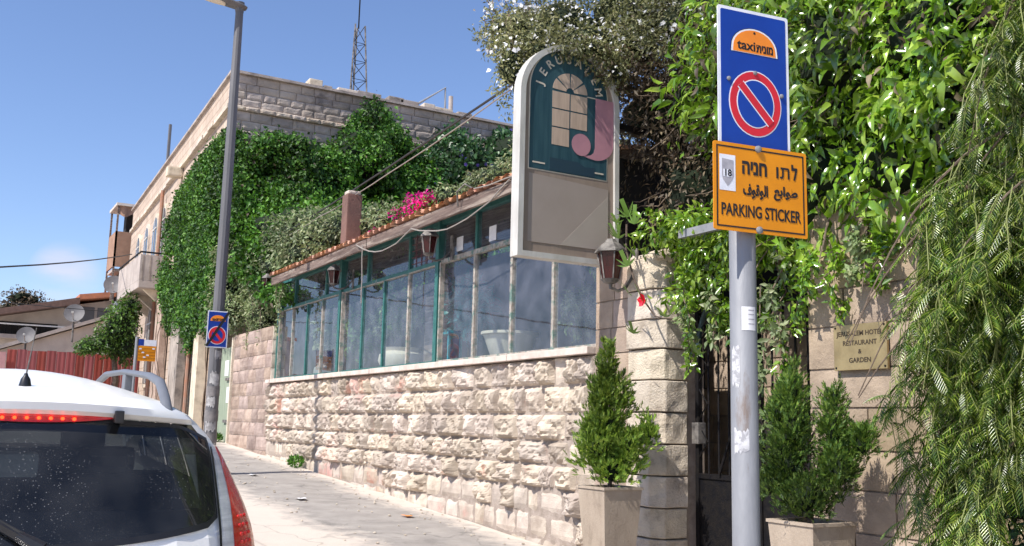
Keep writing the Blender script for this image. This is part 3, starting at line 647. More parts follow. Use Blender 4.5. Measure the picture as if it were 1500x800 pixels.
indoor_plant(14.5, 5.55, 2.0, .95, .30, 'leafy yellow-green plant behind the glass beside the left teal post', seed=5, mat=LEAF_IVYL)
indoor_plant(15.7, 5.6, 2.3, .7, .35, 'spiky plant behind the far left panes of the conservatory', seed=6, mat=LEAF_JAS, L=.16)
indoor_plant(7.95, 5.75, 2.5, 1.0, .38, 'tall palm-leaved plant behind the rightmost pane', seed=7, L=.15)
indoor_plant(11.0, 5.7, 2.05, 1.1, .28, 'turquoise tall leafy plant behind the pane left of the centre post', seed=8, mat=leafmat('bluish_leaves', (.02, .12, .12), (.03, .2, .2), (.05, .3, .3)), L=.14)  # blue-green is set in the leaf colour
indoor_plant(8.75, 5.9, 2.05, .7, .25, 'small pale green plant behind the second pane from the right', seed=9, mat=LEAF_JAS)
indoor_plant(8.35, 6.3, 2.6, 1.2, .5, 'broad green plant deep inside behind the two rightmost panes', seed=12, mat=LEAF_IVYL, L=.16)
indoor_plant(13.5, 5.7, 2.4, .5, .32, 'low leafy plant behind the glass left of the large round pot', seed=13, mat=LEAF_JAS)
ch = empty('garden_chair', (5.7, 11.45, 2.301), 'turquoise plastic chair behind the conservatory glass', 'chair')
MB().bevbox((5.5, 11.2, 2.70), (5.9, 11.6, 2.74), .01).build('seat', CYAN, ch)
MB().bevbox((5.87, 11.2, 2.74), (5.91, 11.6, 3.15), .01).build('backrest', CYAN, ch)
for dx in (5.52, 5.86):
    for dy in (11.22, 11.56): MB().box((dx, dy, 2.301), (dx+.03, dy+.03, 2.70)).build('leg', CYAN, ch)
cb = empty('wooden_cabinet', (5.8, 12.2, 2.301), 'dark cabinet standing behind the middle of the conservatory glass', 'cabinet')
MB().bevbox((5.7, 12.05, 2.301), (6.0, 12.35, 3.3), .01).build('body', TIMBER, cb); MB().bevbox((5.69, 12.08, 2.8), (5.698, 12.32, 3.25), .002).build('door', TIMBER, cb)

# ================================================================== lanterns
def lantern(x, y, ztop, s, wallx, label, side='x', m=RUSTIRON):
    t = empty('wall_lantern', (x, y, ztop-.37*s), label, 'lantern', 'wall lanterns along the conservatory and pier')
    H = ztop
    def hexring(r, z, k=6): return [(x+r*math.cos(R(60*i+10)), y+r*math.sin(R(60*i+10)), z) for i in range(k)]
    def loft(rings):
        mb_ = MB(); mb_.add([p for r_ in rings for p in r_], [(i*6+k, i*6+(k+1) % 6, (i+1)*6+(k+1) % 6, (i+1)*6+k) for i in range(len(rings)-1) for k in range(6)]+[tuple(range(5, -1, -1)), tuple((len(rings)-1)*6+k for k in range(6))]); return mb_
    loft([hexring(.125*s, H-.105*s), hexring(.12*s, H-.09*s), hexring(.07*s, H-.04*s), hexring(.05*s, H-.03*s), hexring(.035*s, H-.005*s), hexring(.012*s, H)]).build('cap', m, t)
    loft([hexring(.098*s, H-.108*s), hexring(.062*s, H-.30*s)]).build('glass', LANTGLASS, t)
    fr = MB()
    for k in range(6):
        a, b_ = hexring(.102*s, H-.107*s)[k], hexring(.066*s, H-.30*s)[k]; fr.tube([a, b_], .0065*s, 4)
    fr.build('frame', m, t)
    loft([hexring(.075*s, H-.30*s), hexring(.05*s, H-.325*s), hexring(.015*s, H-.335*s), hexring(.012*s, H-.37*s)]).build('base', m, t)
    pts = [Vector((x, y, H-.36*s))] + [Vector((x+(wallx-x)*a, y+.0*a, H-.33*s+d*s)) for a, d in ((.3, -.05), (.6, -.02), (.85, .06), (1., .15))]
    MB().tube(pts, .012*s, 6).build('bracket', m, t)
    MB().bevbox((wallx-.012, y-.03*s, H-.35*s), (wallx+.004, y+.03*s, H-.05*s), .003).build('back_plate', m, t)
lantern(4.74, 6.62, 3.13, 1.15, 5.0, 'large dusty hexagonal lantern with dark red glass on the stone pier under the hanging sign')
lantern(4.80, 10.35, 3.84, 1.0, 5.1, 'lantern hanging under the eave near the middle post of the conservatory')
lantern(4.80, 13.6, 3.84, .95, 5.1, 'lantern with a pale cap under the eave by the left teal post')
lantern(4.93, 17.55, 4.20, .85, 5.1, 'dark lantern tucked under vines at the far left end of the eave')

# ================================================================== hanging sign
sg = empty('hanging_sign', (4.44, 6.88, 2.93), 'tall arched sign box with a teal window emblem and a pink letter J', 'sign')
x0, x1, zb, zs, cx = 3.935, 4.945, 2.93, 4.33, 4.44; rx = (x1-x0)/2; rz = .485
Xv, Zv, Yv = (1, 0, 0), (0, 0, 1), (0, 1, 0)
outer = [(x0, zb), (x1, zb)] + arc(cx, zs, rx, rz, 0, 180, 28)
MB().prism(outer, (0, 6.825, 0), Xv, Zv, (0, .085, 0)).build('box_body', SIGNRIM, sg)
t_ = .05; inner = [(x0+t_, zb+.045), (x1-t_*.8, zb+.045)] + arc(cx, zs, rx-t_, rz-t_, 0, 180, 28)
ring = MB(); n = len(outer)
for yy in (6.79,):
    for i in range(n):
        j = (i+1) % n; o0, o1, i0, i1 = outer[i], outer[j], inner[i], inner[j]
        vs = [(o0[0], yy, o0[1]), (o1[0], yy, o1[1]), (i1[0], yy, i1[1]), (i0[0], yy, i0[1]), (o0[0], 6.824, o0[1]), (o1[0], 6.824, o1[1]), (i1[0], 6.824, i1[1]), (i0[0], 6.824, i0[1])]
        ring.add(vs, [(0, 1, 2, 3), (0, 4, 5, 1), (3, 2, 6, 7)])
ring.build('rim', SIGNRIM, sg)
MB().prism(inner, (0, 6.815, 0), Xv, Zv, (0, .008, 0)).build('face', SIGNTAN, sg)
EMB = [None]
def flat(name, poly, lay, m, th=.0015):
    o = MB().prism(poly, (0, 6.8145-lay*.002, 0), Xv, Zv, (0, -th, 0)).build(name, m, EMB[0] if EMB[0] is not None and not name.startswith('blank_panel') else sg)
    if name == 'emblem_panel': EMB[0] = o
    return o
flat('emblem_outline', [(4.030, 3.672), (4.835, 3.672)] + arc(4.4325, 4.385, .4025, .405, 0, 180, 28), 0, SIGNCREAM, .0008)
flat('emblem_panel', [(4.04, 3.682), (4.825, 3.682)] + arc(4.4325, 4.385, .3925, .395, 0, 180, 28), 1, SIGNTEAL)
for a, b_, c, d in ((4.257, 4.43, 4.242, 4.388), (4.443, 4.613, 4.242, 4.388), (4.257, 4.43, 4.08, 4.230), (4.443, 4.613, 4.088, 4.230), (4.257, 4.43, 3.917, 4.068)):
    flat('emblem_pane', [(a, c), (b_, c), (b_, d), (a, d)], 2, SIGNPANE)
for a0, a1 in ((3, 37), (43, 87), (93, 137), (143, 177)):
    flat('emblem_pane', arc(4.436, 4.402, .178, .168, a0, a1, 6) + arc(4.436, 4.402, .04, .04, a1, a0, 3), 2, SIGNPANE)
J = [(4.700, 4.40), (4.892, 4.40), (4.892, 4.0)] + arc(4.70, 4.0, .192, .158, 0, -90, 12)[1:] + [(4.63, 3.85), (4.56, 3.868), (4.505, 3.905)] + [(4.55, 3.882), (4.60, 3.87), (4.65, 3.878), (4.685, 3.905), (4.698, 3.95)]
flat('letter_j', J, 3, SIGNPINK)
flat('letter_j_shadow', [(4.60, 4.392), (4.616, 4.40), (4.698, 4.40), (4.698, 4.391)], 3, SIGNCREAM)
flat('emblem_disc', arc(4.554, 3.957, .098, .098, 0, 345, 24), 4, SIGNPINK)
flat('blank_strip', [(4.24, 3.69), (4.70, 3.69), (4.70, 3.775), (4.60, 3.765), (4.52, 3.80), (4.24, 3.80)], 2, SIGNTEAL2)
flat('emblem_dash', [(4.071, 3.73), (4.194, 3.73), (4.194, 3.743), (4.071, 3.743)], 2, SIGNCREAM)
flat('emblem_dash', [(4.70, 3.725), (4.79, 3.725), (4.79, 3.738), (4.70, 3.738)], 3, SIGNCREAM)
flat('blank_panel', [(4.04, 3.06), (4.845, 3.06), (4.845, 3.60), (4.04, 3.64)], 1, SIGNTAN2)
flat('blank_panel', [(4.36, 3.062), (4.843, 3.062), (4.843, 3.54)], 2, SIGNTAN3)  # lighter triangle paints a shadow-like diagonal edge onto the panel
word = 'JERUSALEM'
for k, chh in enumerate(word):
    a = R(171-k*19.6); rr = .305; ct = (4.4325+rr*math.cos(a), 6.8105, 4.385+rr*math.sin(a))
    u = (math.sin(a), 0, -math.cos(a)); w = (math.cos(a), 0, math.sin(a))
    text_mesh(chh, .105, ct, u, w, (0, -.001, 0), .0008, .002).build('lettering', SIGNCREAM, EMB[0])
for z_ in (3.3, 4.2): MB().box((4.95, 6.88, z_), (5.35, 6.93, z_+.05)).build('bracket', DARKIRON, sg)

# ================================================================== parking signs on a galvanised pole
pole = empty('sign_pole', (2.935, 3.128, gz(3.128)), 'galvanised steel pole in the foreground with peeling white stickers', 'pole')
MB().lathe([(.062, 0), (.057, .02), (.0565, 3.05), (.054, 3.055)], (2.935, 3.128, gz(3.128)), 32).build('pole_tube', GALV, pole, smooth=True)
MB().lathe([(.10, 0), (.10, .012), (.068, .02)], (2.935, 3.128, gz(3.128)), 24).build('base_flange', GALV, pole)
def pole_patch(c, r, a0, a1, z0, z1, m, parent, name, rag=0, n=9):
    P = [[(c[0]+r*math.cos(R(a0+(a1-a0)*i/n)), c[1]+r*math.sin(R(a0+(a1-a0)*i/n)), z) for z in (z0+rag*random.uniform(-1, 1), z1+rag*random.uniform(-1, 1))] for i in range(n+1)]
    return MB().grid(P).build(name, m, parent, smooth=True)
pole_patch((2.935, 3.128), .0578, -140, -75, 1.975, 2.075, PAPER, pole, 'sticker')
for z_ in (2.0, 2.02, 2.04, 2.058): pole_patch((2.935, 3.128), .0584, -112, -82, z_, z_+.004, SGREY, pole, 'sticker_print')
pole_patch((2.935, 3.128), .0578, -190, -150, 1.75, 1.90, OLDSTICK, pole, 'peeling_sticker', .02)
pole_patch((2.935, 3.128), .0578, -180, -115, 1.47, 1.56, OLDSTICK, pole, 'peeling_sticker', .012)
pa_ = R(97.8); sd = Vector((math.sin(pa_), math.cos(pa_), 0)); sn = Vector((sd.y, -sd.x, 0))
Pc = Vector((2.9, 3.07, 0)) + sn*.004
def on_sign(name, poly, lay, m, parent, th=.0012): return MB().prism(poly, Pc+sn*(lay), sd, (0, 0, 1), sn*th).build(name, m, parent)
def rrect(a, b, c, d, r, n=4): return arc(b-r, d-r, r, r, 0, 90, n)+arc(a+r, d-r, r, r, 90, 180, n)+arc(a+r, c+r, r, r, 180, 270, n)+arc(b-r, c+r, r, r, 270, 360, n)
bs = empty('taxi_sign', Pc+Vector((0, 0, 2.66)), 'large blue rectangular taxi rank sign with red no-parking ring, top of the foreground pole', 'sign')
on_sign('plate', rrect(-.137, .235, 2.68, 3.392, .012), .0, SWHITE, bs, .004)
on_sign('blue_field', rrect(-.122, .220, 2.695, 3.377, .008), .0042, BLUE, bs)
on_sign('red_disc', arc(.053, 2.965, .137, .150, 0, 350, 35), .0056, SWHITE, bs, .0008)
on_sign('red_ring', arc(.053, 2.965, .132, .145, 0, 350, 35), .0066, SRED, bs, .0008)
on_sign('ring_edge', arc(.053, 2.965, .098, .110, 0, 350, 35), .0076, SWHITE, bs, .0006)
on_sign('ring_field', arc(.053, 2.965, .093, .105, 0, 350, 35), .0084, BLUE, bs, .0006)
def slash(h): 
    a = R(-46); c_, s_ = math.cos(a), math.sin(a)
    return [(.053+c_*u-s_*v, 2.965+s_*u+c_*v) for u, v in ((-.112, -h), (.112, -h), (.112, h), (-.112, h))]
on_sign('slash_edge', slash(.022), .0092, SWHITE, bs, .0005); on_sign('slash', slash(.017), .0099, SRED, bs, .0006)
dome = lambda s: [(.052-.115*s, 3.193-(s-1)*.03)] + [(.052+.115*s, 3.193-(s-1)*.03)] + arc(.052, 3.215, .113*s, .087*s, 0, 180, 14)
on_sign('dome_outline', dome(1.09), .0056, SBLACK, bs, .0006); on_sign('dome_outline', dome(1.06), .0064, SWHITE, bs, .0006); on_sign('taxi_dome', dome(.98), .0072, SORANGE, bs, .0006)
on_sign('dome_lamp', arc(.052, 3.288, .006, .006, 0, 345, 10), .008, SBLACK, bs, .0006)
text_mesh('taxi', .3, Pc+sn*.0084+sd*.008+Vector((0, 0, 3.225)), sd, Uz, (0, 0, 0), .0004, .006, fit=(.095, .042)).build('lettering', SBLACK, bs)
text_mesh('תינומ', .3, Pc+sn*.0084+sd*.105+Vector((0, 0, 3.220)), sd, Uz, (0, 0, 0), .0004, .012, fit=(.088, .036)).build('lettering', SBLACK, bs)
for a, z_ in ((.052, 3.105), (-.085, 3.06), (.19, 3.02)): MB().lathe([(.010, 0), (.009, .006), (.004, .008)], Pc+sd*a+Vector((0, 0, z_))+sn*.0075, 10, sn).build('bolt', GALV, bs)
ys = empty('parking_sign', Pc+Vector((0, 0, 2.38))+sn*.02, 'yellow parking sticker sign in Hebrew, Arabic and English below the blue sign', 'sign')
L0 = .020
on_sign('plate', rrect(-.178, .303, 2.386, 2.768, .010), L0, SYELLOW, ys, .004)
def frame(a, b, c, d, t, lay, m, nm):
    for poly in (((a, c), (b, c), (b, c+t), (a, c+t)), ((a, d-t), (b, d-t), (b, d), (a, d)), ((a, c+t), (a+t, c+t), (a+t, d-t), (a, d-t)), ((b-t, c+t), (b, c+t), (b, d-t), (b-t, d-t))): on_sign(nm, list(poly), lay, m, ys, .0007)
frame(-.163, .288, 2.401, 2.753, .0065, L0+.0045, SBLACK, 'border')
on_sign('badge', [(-.148, 2.557), (-.068, 2.557), (-.068, 2.713), (-.148, 2.713)], L0+.0045, SWHITE, ys, .0006)
on_sign('badge_shield', [(-.136, 2.62), (-.146+.014, 2.605), (-.108, 2.575), (-.086, 2.603), (-.078, 2.62), (-.078, 2.69), (-.136, 2.695)], L0+.0055, SGREY, ys, .0005)
on_sign('badge_band', [(-.130, 2.616), (-.086, 2.616), (-.086, 2.648), (-.130, 2.648)], L0+.0063, SWHITE, ys, .0004)
text_mesh('18', .040, Pc+sn*(L0+.0072)+sd*(-.108)+Vector((0, 0, 2.632)), sd, Uz, (0, 0, 0), .0003, .0012).build('lettering', SBLACK, ys)
for t, a0_, a1_, z_, h_, bo in (('הינח', -.034, .093, 2.667, .058, .012), ('ו', .142, .153, 2.664, .050, .012), ('ל', .222, .253, 2.674, .070, .012), ('PARKING STICKER', -.140, .268, 2.477, .054, .006), ('ﻑﻮﻗﻮﻟﺍ', -.031, .097, 2.566, .066, .012), ('ﻊﺑﺍﻮﻃ', .127, .253, 2.572, .066, .012)):
    text_mesh(t, .3, Pc+sn*(L0+.0055)+sd*((a0_+a1_)/2)+Vector((0, 0, z_)), sd, Uz, (0, 0, 0), .0004, bo, fit=(a1_-a0_, h_)).build('lettering', SBLACK, ys)
tv = (.165, 2.640)
for poly in ([(0, .050), (.040, .050), (.046, .044), (.046, 0), (.037, 0), (.037, .041), (0, .041)], [(.008, .042), (.017, .042), (.015, .008), (.010, 0), (-.004, 0), (-.004, .008), (.006, .009)]):
    on_sign('lettering', [(tv[0]+a, tv[1]+b_) for a, b_ in poly], L0+.0055, SBLACK, ys, .0006)
for z_ in (2.755, 2.40): MB().lathe([(.016, 0), (.015, .008), (.006, .012)], Pc+sd*.048+Vector((0, 0, z_))+sn*(L0+.0055), 12, sn).build('bolt', GALV, ys)
MB().box((2.89, 3.075, 2.5), (2.98, 3.10, 2.53)).build('clamp', GALV, ys)

# ================================================================== street lamp
lx, ly = 3.32, 14.2; lz = gz(ly)
lamp = empty('street_lamp', (lx, ly, lz), 'tall grey tapered street lamp with a flat oval head and old poster scraps', 'street lamp')
MB().lathe([(.105, 0), (.105, .02), (.095, .3), (.085, 2.0), (.068, 5.5), (.058, 6.85)], (lx, ly, lz), 12).build('pole', LAMPSTEEL, lamp)
MB().tube([(lx, ly, lz+6.8), (lx-.01, ly, lz+6.95)], [.062, .08], 10).build('collar', LAMPSTEEL, lamp)
mbx = MB(); P = []
for i in range(13):
    t = i/12; x_ = lx+.10-t*.78; w = .13*math.sin(math.pi*min(1, .12+t*.88*.92))**.6; h = .055*(1-.55*t)*(1 if 0 < i < 12 else .3)
    P.append([(x_, ly+w*math.cos(R(a)), lz+6.88+.10*t+h*math.sin(R(a))) for a in range(0, 360, 30)]); P[-1].append(P[-1][0])
LH = mbx.grid(P).build('lamp_head', LAMPSTEEL, lamp, smooth=True)
mbx = MB(); P = []
for i in range(9):
    t = i/8; x_ = lx-.22-t*.40; w = .095*math.sin(math.pi*(.08+.84*t))**.6; P.append([(x_, ly+w*math.cos(R(a)), lz+6.865+.10*(.4+.5*t)-.02+.03*math.sin(R(a))*(1 if a > 180 else .2)) for a in range(0, 360, 30)]); P[-1].append(P[-1][0])
mbx.grid(P).build('lens', LAMPLENS, LH, smooth=True)
for z0_, z1_, a0, a1 in ((1.25, 1.42, -180, -30), (.95, 1.08, -200, -60), (.60, .72, -190, -40), (.3, .42, -170, -30), (1.62, 1.72, -150, -10)):
    pole_patch((lx, ly), .098-.01*z0_/1.2+.006, a0+40, a1-20, lz+z0_, lz+z1_, OLDPAPER, lamp, 'poster_scrap', .03)
for z0_, z1_ in ((1.09, 1.24), (.73, .9), (.44, .58)): pole_patch((lx, ly), .102-.008*z0_, -200, 0, lz+z0_, lz+z1_, LAMPTAPE, lamp, 'old_tape', .02)
fs = empty('small_taxi_sign', (lx-.03, ly-.12, 2.54), 'small blue taxi sign crossed by a black diagonal strap, fixed to the street lamp', 'sign')
cx_, sy, cz = 3.292, ly-.125, 2.815
def fsp(name, poly, lay, m): return MB().prism(poly, (0, sy-lay, 0), Xv, Zv, (0, -.0015, 0)).build(name, m, fs)
fsp('plate', rrect(3.145, 3.44, 2.555, 3.075, .01), 0, SWHITE); fsp('blue_field', rrect(3.16, 3.425, 2.57, 3.06, .01), .002, BLUE)
fsp('ring_outline', arc(cx_, 2.73, .125, .13, 0, 345, 24), .004, SWHITE); fsp('red_ring', arc(cx_, 2.73, .115, .12, 0, 345, 24), .006, SRED); fsp('ring_field', arc(cx_, 2.73, .078, .083, 0, 345, 24), .008, BLUE)
fsp('slash', [(cx_-.09, 2.81), (cx_-.06, 2.83), (cx_+.09, 2.65), (cx_+.06, 2.63)], .010, SRED)
fsp('taxi_dome', [(cx_-.11, 2.93)]+[(cx_+.11, 2.93)]+arc(cx_, 2.94, .105, .075, 0, 180, 10), .004, SORANGE)
text_mesh('taxiתינומ', .055, (cx_, sy-.0065, 2.952), Xv, Zv, (0, 0, 0), .0004, .002, sx=.8).build('lettering', SBLACK, fs)
fsp('strap', [(3.135, 2.58), (3.165, 2.56), (3.45, 3.05), (3.425, 3.08)], .012, BLACKTRIM)
MB().tube([(3.12, sy+.02, 2.83), (3.47, sy+.02, 2.83)], .012, 6).build('clamp', GALV, fs)

# ================================================================== potted cypresses
def potted(x0, y0, zt, label, lp, blobs, mat, seed, n):
    zb_ = gz(y0+.15)+.006; w = .35; i = .055
    t = empty('planter', (x0+w/2, y0+w/2, zb_), lp, 'planter')
    mb_ = MB(); q = []
    for a, z in ((i, zb_), (0, zt), (.022, zt), (.03, zt-.06)):
        q.append([(x0+a, y0+a, z), (x0+w-a, y0+a, z), (x0+w-a, y0+w-a, z), (x0+a, y0+w-a, z), (x0+a, y0+a, z)])
    mb_.grid(q); mb_.add([q[0][k] for k in range(4)], [(3, 2, 1, 0)]); mb_.build('box', POT, t)
    mb_ = MB().box((x0-.008, y0-.008, zt-.012), (x0+w+.008, y0+.02, zt+.006)).box((x0-.008, y0+w-.02, zt-.012), (x0+w+.008, y0+w+.008, zt+.006)).box((x0-.008, y0+.0205, zt-.012), (x0+.02, y0+w-.0205, zt+.006)).box((x0+w-.02, y0+.0205, zt-.012), (x0+w+.008, y0+w-.0205, zt+.006)); mb_.build('rim', POT, t)
    MB().box((x0+.03, y0+.03, zt-.075), (x0+w-.03, y0+w-.03, zt-.05)).build('soil', SOIL, t)
    s = empty('cypress_shrub', (x0+w/2, y0+w/2, zt-.05), label, 'shrub')
    top = blobs[-1]
    MB().tube(wander((x0+w/2, y0+w/2, zt-.06), (top[0], top[1], top[2]), 5, .015), [.02, .018, .014, .01, .007, .004], 6).build('trunk', BARK, s)
    for b_ in blobs[:-1]: MB().tube([(x0+w/2, y0+w/2, max(zt, b_[2]-.25)), (b_[0], b_[1], b_[2])], [.01, .004], 5).build('branch', BARK, s)
    rng = np.random.default_rng(seed); P, N = blob_points(blobs, n, rng, .85, .9, 9., .3)
    # each point grows a small flat spray of scale leaves, swept upwards
    kp = P[:, 2] > zt+.03; P, N = P[kp], N[kp]
    P = P+N*(rng.exponential(.012, size=(len(P), 1)))*(vnoise(P, 14, 7)[:, None]*2.2)
    m = len(P); D0 = unit(N*.7+np.array([0, 0, .95])+rng.normal(size=(m, 3))*.35); Sd = unit(np.cross(D0, rng.normal(size=(m, 3))))
    Vs = []; Fs = []; off = 0
    for k, (al, sp) in enumerate(((0, 0), (.012, .55), (.012, -.55), (.026, .5), (.026, -.5), (.038, 0))):
        d = D0*1.0+Sd*sp; V, F = leaves_geo(P+D0*al, d, np.cross(D0, Sd)+rng.normal(size=(m, 3))*.3, (.022+.016*rng.random(m))*(1 if y0 > 5 else .78), .38, curl=.1); Vs.append(V); Fs.append(F+off); off += len(V)
    stuffpart('foliage', np.concatenate(Vs), np.concatenate(Fs), mat, s)
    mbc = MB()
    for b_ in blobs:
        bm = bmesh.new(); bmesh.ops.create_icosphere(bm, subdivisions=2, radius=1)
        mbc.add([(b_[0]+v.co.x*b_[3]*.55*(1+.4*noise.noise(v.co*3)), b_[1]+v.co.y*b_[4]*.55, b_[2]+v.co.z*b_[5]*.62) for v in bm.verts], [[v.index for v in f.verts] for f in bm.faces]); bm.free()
    mbc.build('dark_foliage_core', CORE, s)  # added dark core fills the gaps between sprays with painted shade
potted(4.315, 6.085, 1.115, 'bright green cypress shrub in the planter in front of the pale gate pillar', 'tapered square sandstone planter at the left foot of the gate pillar',
       [(4.50, 6.26, 1.26, .14, .14, .17), (4.43, 6.30, 1.42, .15, .15, .17), (4.60, 6.17, 1.42, .10, .09, .13), (4.70, 6.06, 1.53, .055, .055, .11), (4.38, 6.34, 1.56, .07, .07, .10), (4.47, 6.27, 1.62, .125, .125, .17), (4.43, 6.30, 1.80, .085, .085, .13), (4.50, 6.25, 1.84, .07, .07, .10), (4.46, 6.28, 1.99, .055, .055, .13), (4.48, 6.27, 2.14, .025, .025, .09)], LEAF_CYP, 21, 4800)
potted(4.305, 4.055, 1.045, 'ragged dark green cypress shrub in the planter right of the gate', 'tapered square sandstone planter at the foot of the wall with the plaque',
       [(4.45, 4.25, 1.19, .16, .16, .15), (4.33, 4.42, 1.24, .07, .07, .09), (4.40, 4.34, 1.38, .12, .12, .15), (4.58, 4.10, 1.36, .13, .12, .17), (4.66, 4.00, 1.52, .07, .06, .13), (4.42, 4.32, 1.56, .10, .10, .14), (4.56, 4.12, 1.58, .09, .08, .13), (4.58, 4.12, 1.76, .04, .04, .10), (4.38, 4.38, 1.66, .05, .05, .09), (4.43, 4.31, 1.80, .06, .06, .14)], LEAF_CYPD, 22, 5600)
for o in bpy.data.objects: pass

# ================================================================== old stone building behind
bl = empty('stone_building', (9, 26, gz(24)), 'old two-storey limestone building with parapet, cornice and arched street windows, half covered by ivy', 'building')
FM = .038
def fx(y): return 5.02+FM*(y-21.65)
def facpt(y, z, out=0): return (fx(y)-out, y, z)
BY1 = 39.0
# brick-pattern stone for the receding street facade (too foreshortened to pick stones apart)
def facade_material():
    m = M('street_facade_stone', (.56, .45, .36), (.44, .35, .28), 1.2, .9, .5, 25, dark=((.22, .17, .14), .8, .58, .75, .6)); t = m.node_tree; L = t.links.new
    p = t.nodes['Principled BSDF']; g = t.nodes.new('ShaderNodeNewGeometry'); sp = t.nodes.new('ShaderNodeSeparateXYZ'); L(g.outputs['Position'], sp.inputs[0])
    cb_ = t.nodes.new('ShaderNodeCombineXYZ'); L(sp.outputs[1], cb_.inputs[0]); L(sp.outputs[2], cb_.inputs[1])
    br = t.nodes.new('ShaderNodeTexBrick'); L(cb_.outputs[0], br.inputs['Vector']); br.inputs['Scale'].default_value = 1; br.inputs['Brick Width'].default_value = .42; br.inputs['Row Height'].default_value = .24; br.inputs['Mortar Size'].default_value = .012
    br.inputs['Color1'].default_value = (1, 1, 1, 1); br.inputs['Color2'].default_value = (.86, .84, .82, 1); br.inputs['Mortar'].default_value = (.6, .55, .5, 1)
    src = p.inputs['Base Color'].links[0].from_socket; mx = t.nodes.new('ShaderNodeMix'); mx.data_type = 'RGBA'; mx.blend_type = 'MULTIPLY'; mx.inputs[0].default_value = 1; L(src, mx.inputs[6]); L(br.outputs[0], mx.inputs[7]); L(mx.outputs[2], p.inputs['Base Color']); return m
FACM = facade_material()
wp = [(fx(21.7)+.02, 21.72), (12.9, 21.72), (12.9, BY1), (fx(BY1), BY1)]
MB().prism(wp, (0, 0, gz(22)-1), (1, 0, 0), (0, 1, 0), (0, 0, 9.33-gz(22)+1)).build('wall', FACM, bl)
MB().prism([(fx(21.62)-.05, 21.60), (12.95, 21.60), (12.95, BY1), (fx(BY1)-.08, BY1)], (0, 0, 9.33), (1, 0, 0), (0, 1, 0), (0, 0, .06)).build('parapet_coping', PARA, bl)
courses(bl, SET_PARA, '-Y', 21.70, 5.05, 12.85, [9.33, 9.13, 8.95, 8.77, 8.58], .42, .3)
courses(bl, SET_PARA, '-Y', 21.70, 5.05, 12.85, [8.48, 8.26, 8.05, 7.83, 7.6], .48, .25)
MB().box((5.05, 21.69, 8.479), (12.85, 21.75, 8.579)).build('mortar', MORTAR, bl)
a = 5.0
while a < 7.9:
    l = random.uniform(.3, .5); put_stone(bl, SET_ROCKFLAT, a+l/2, 21.64, 8.53, l, .11, '-Y', 1.6, 'cornice_stone'); a += l
for x_, w_, h_ in ((6.95, .32, .16), (7.25, .2, .06), (7.75, .5, .08), (8.3, .6, .10), (9.0, .4, .12), (9.35, .5, .10), (9.9, .3, .12), (10.3, .5, .08), (10.9, .4, .07)):
    MB().bevbox((x_-w_/2, 21.62, 9.385), (x_+w_/2, 21.95, 9.385+h_), .02).build('loose_capstone', random.choice((PARA, PALE)), bl)
# street facade trim: cornice, arched windows, drain pipes, pilasters
def fac_prism(name, poly, out, m, d=.05, par=None):
    """poly in (y,z) on the street facade"""
    mb_ = MB(); n = len(poly); vs = [facpt(y, z, out) for y, z in poly]; vs2 = [facpt(y, z, out-d) for y, z in poly]
    mb_.add(vs+vs2, [tuple(range(n)), tuple(range(2*n-1, n-1, -1))]+[(i, i+n, (i+1) % n+n, (i+1) % n) for i in range(n)]); return mb_.build(name, m, par or bl)
y = 21.62
while y < BY1: e = min(BY1, y+random.uniform(.5, .9)); fac_prism('cornice_stone', [(y, 8.48), (e-.02, 8.48), (e-.02, 8.58), (y, 8.58)], .10+random.uniform(-.02, .02), PALE, .12); y = e
def awin(y0_, y1_, z0_, z1_):
    c_ = (y0_+y1_)/2; r_ = (y1_-y0_)/2
    fac_prism('window_surround', [(y0_-.14, z0_-.12), (y1_+.14, z0_-.12)]+arc(c_, z1_, r_+.14, r_+.14, 0, 180, 10), .05, PALE, .06)
    o = fac_prism('window', [(y0_, z0_), (y1_, z0_)]+arc(c_, z1_, r_, r_, 0, 180, 10), .062, FARGLASS, .02)
    fac_prism('window_bar', [(c_-.03, z0_), (c_+.03, z0_), (c_+.03, z1_+r_), (c_-.03, z1_+r_)], .075, SIGNRIM, .01, o)
    fac_prism('window_bar', [(y0_, z1_), (y1_, z1_), (y1_, z1_+.05), (y0_, z1_+.05)], .077, SIGNRIM, .01, o)
for a, b_ in ((30.1, 30.9), (31.8, 32.6), (33.8, 34.6), (35.9, 36.7)): awin(a, b_, 6.3, 7.45)
awin(31.0, 32.2, 2.6, 4.4)
for y_, z1_ in ((30.6, 8.4), (26.6, 5.2), (24.0, 4.2)):
    MB().tube([facpt(y_, gz(y_)+.1, .12), facpt(y_, z1_, .12)], .055, 8).build('drain_pipe', M('rusty_pipe', (.36, .16, .09), (.3, .2, .15), 4, .7), bl)
for a, b_, m in ((22.3, 22.9, PALE), (25.0, 26.3, PARA), (28.2, 29.3, OLD)): fac_prism('pilaster', [(a, gz(a)), (b_, gz(a)), (b_, 4.9), (a, 4.9)], .22, m, .2)
fac_prism('door', [(23.2, gz(23)), (24.7, gz(23)), (24.7, 3.7), (23.2, 3.7)], .03, DARKIN, .02)
# carved waterspout
mbx = MB().bevbox((fx(27.9)-.42, 27.75, 8.22), (fx(27.9), 28.1, 8.5), .05); mbx.build('waterspout', PALE, bl)
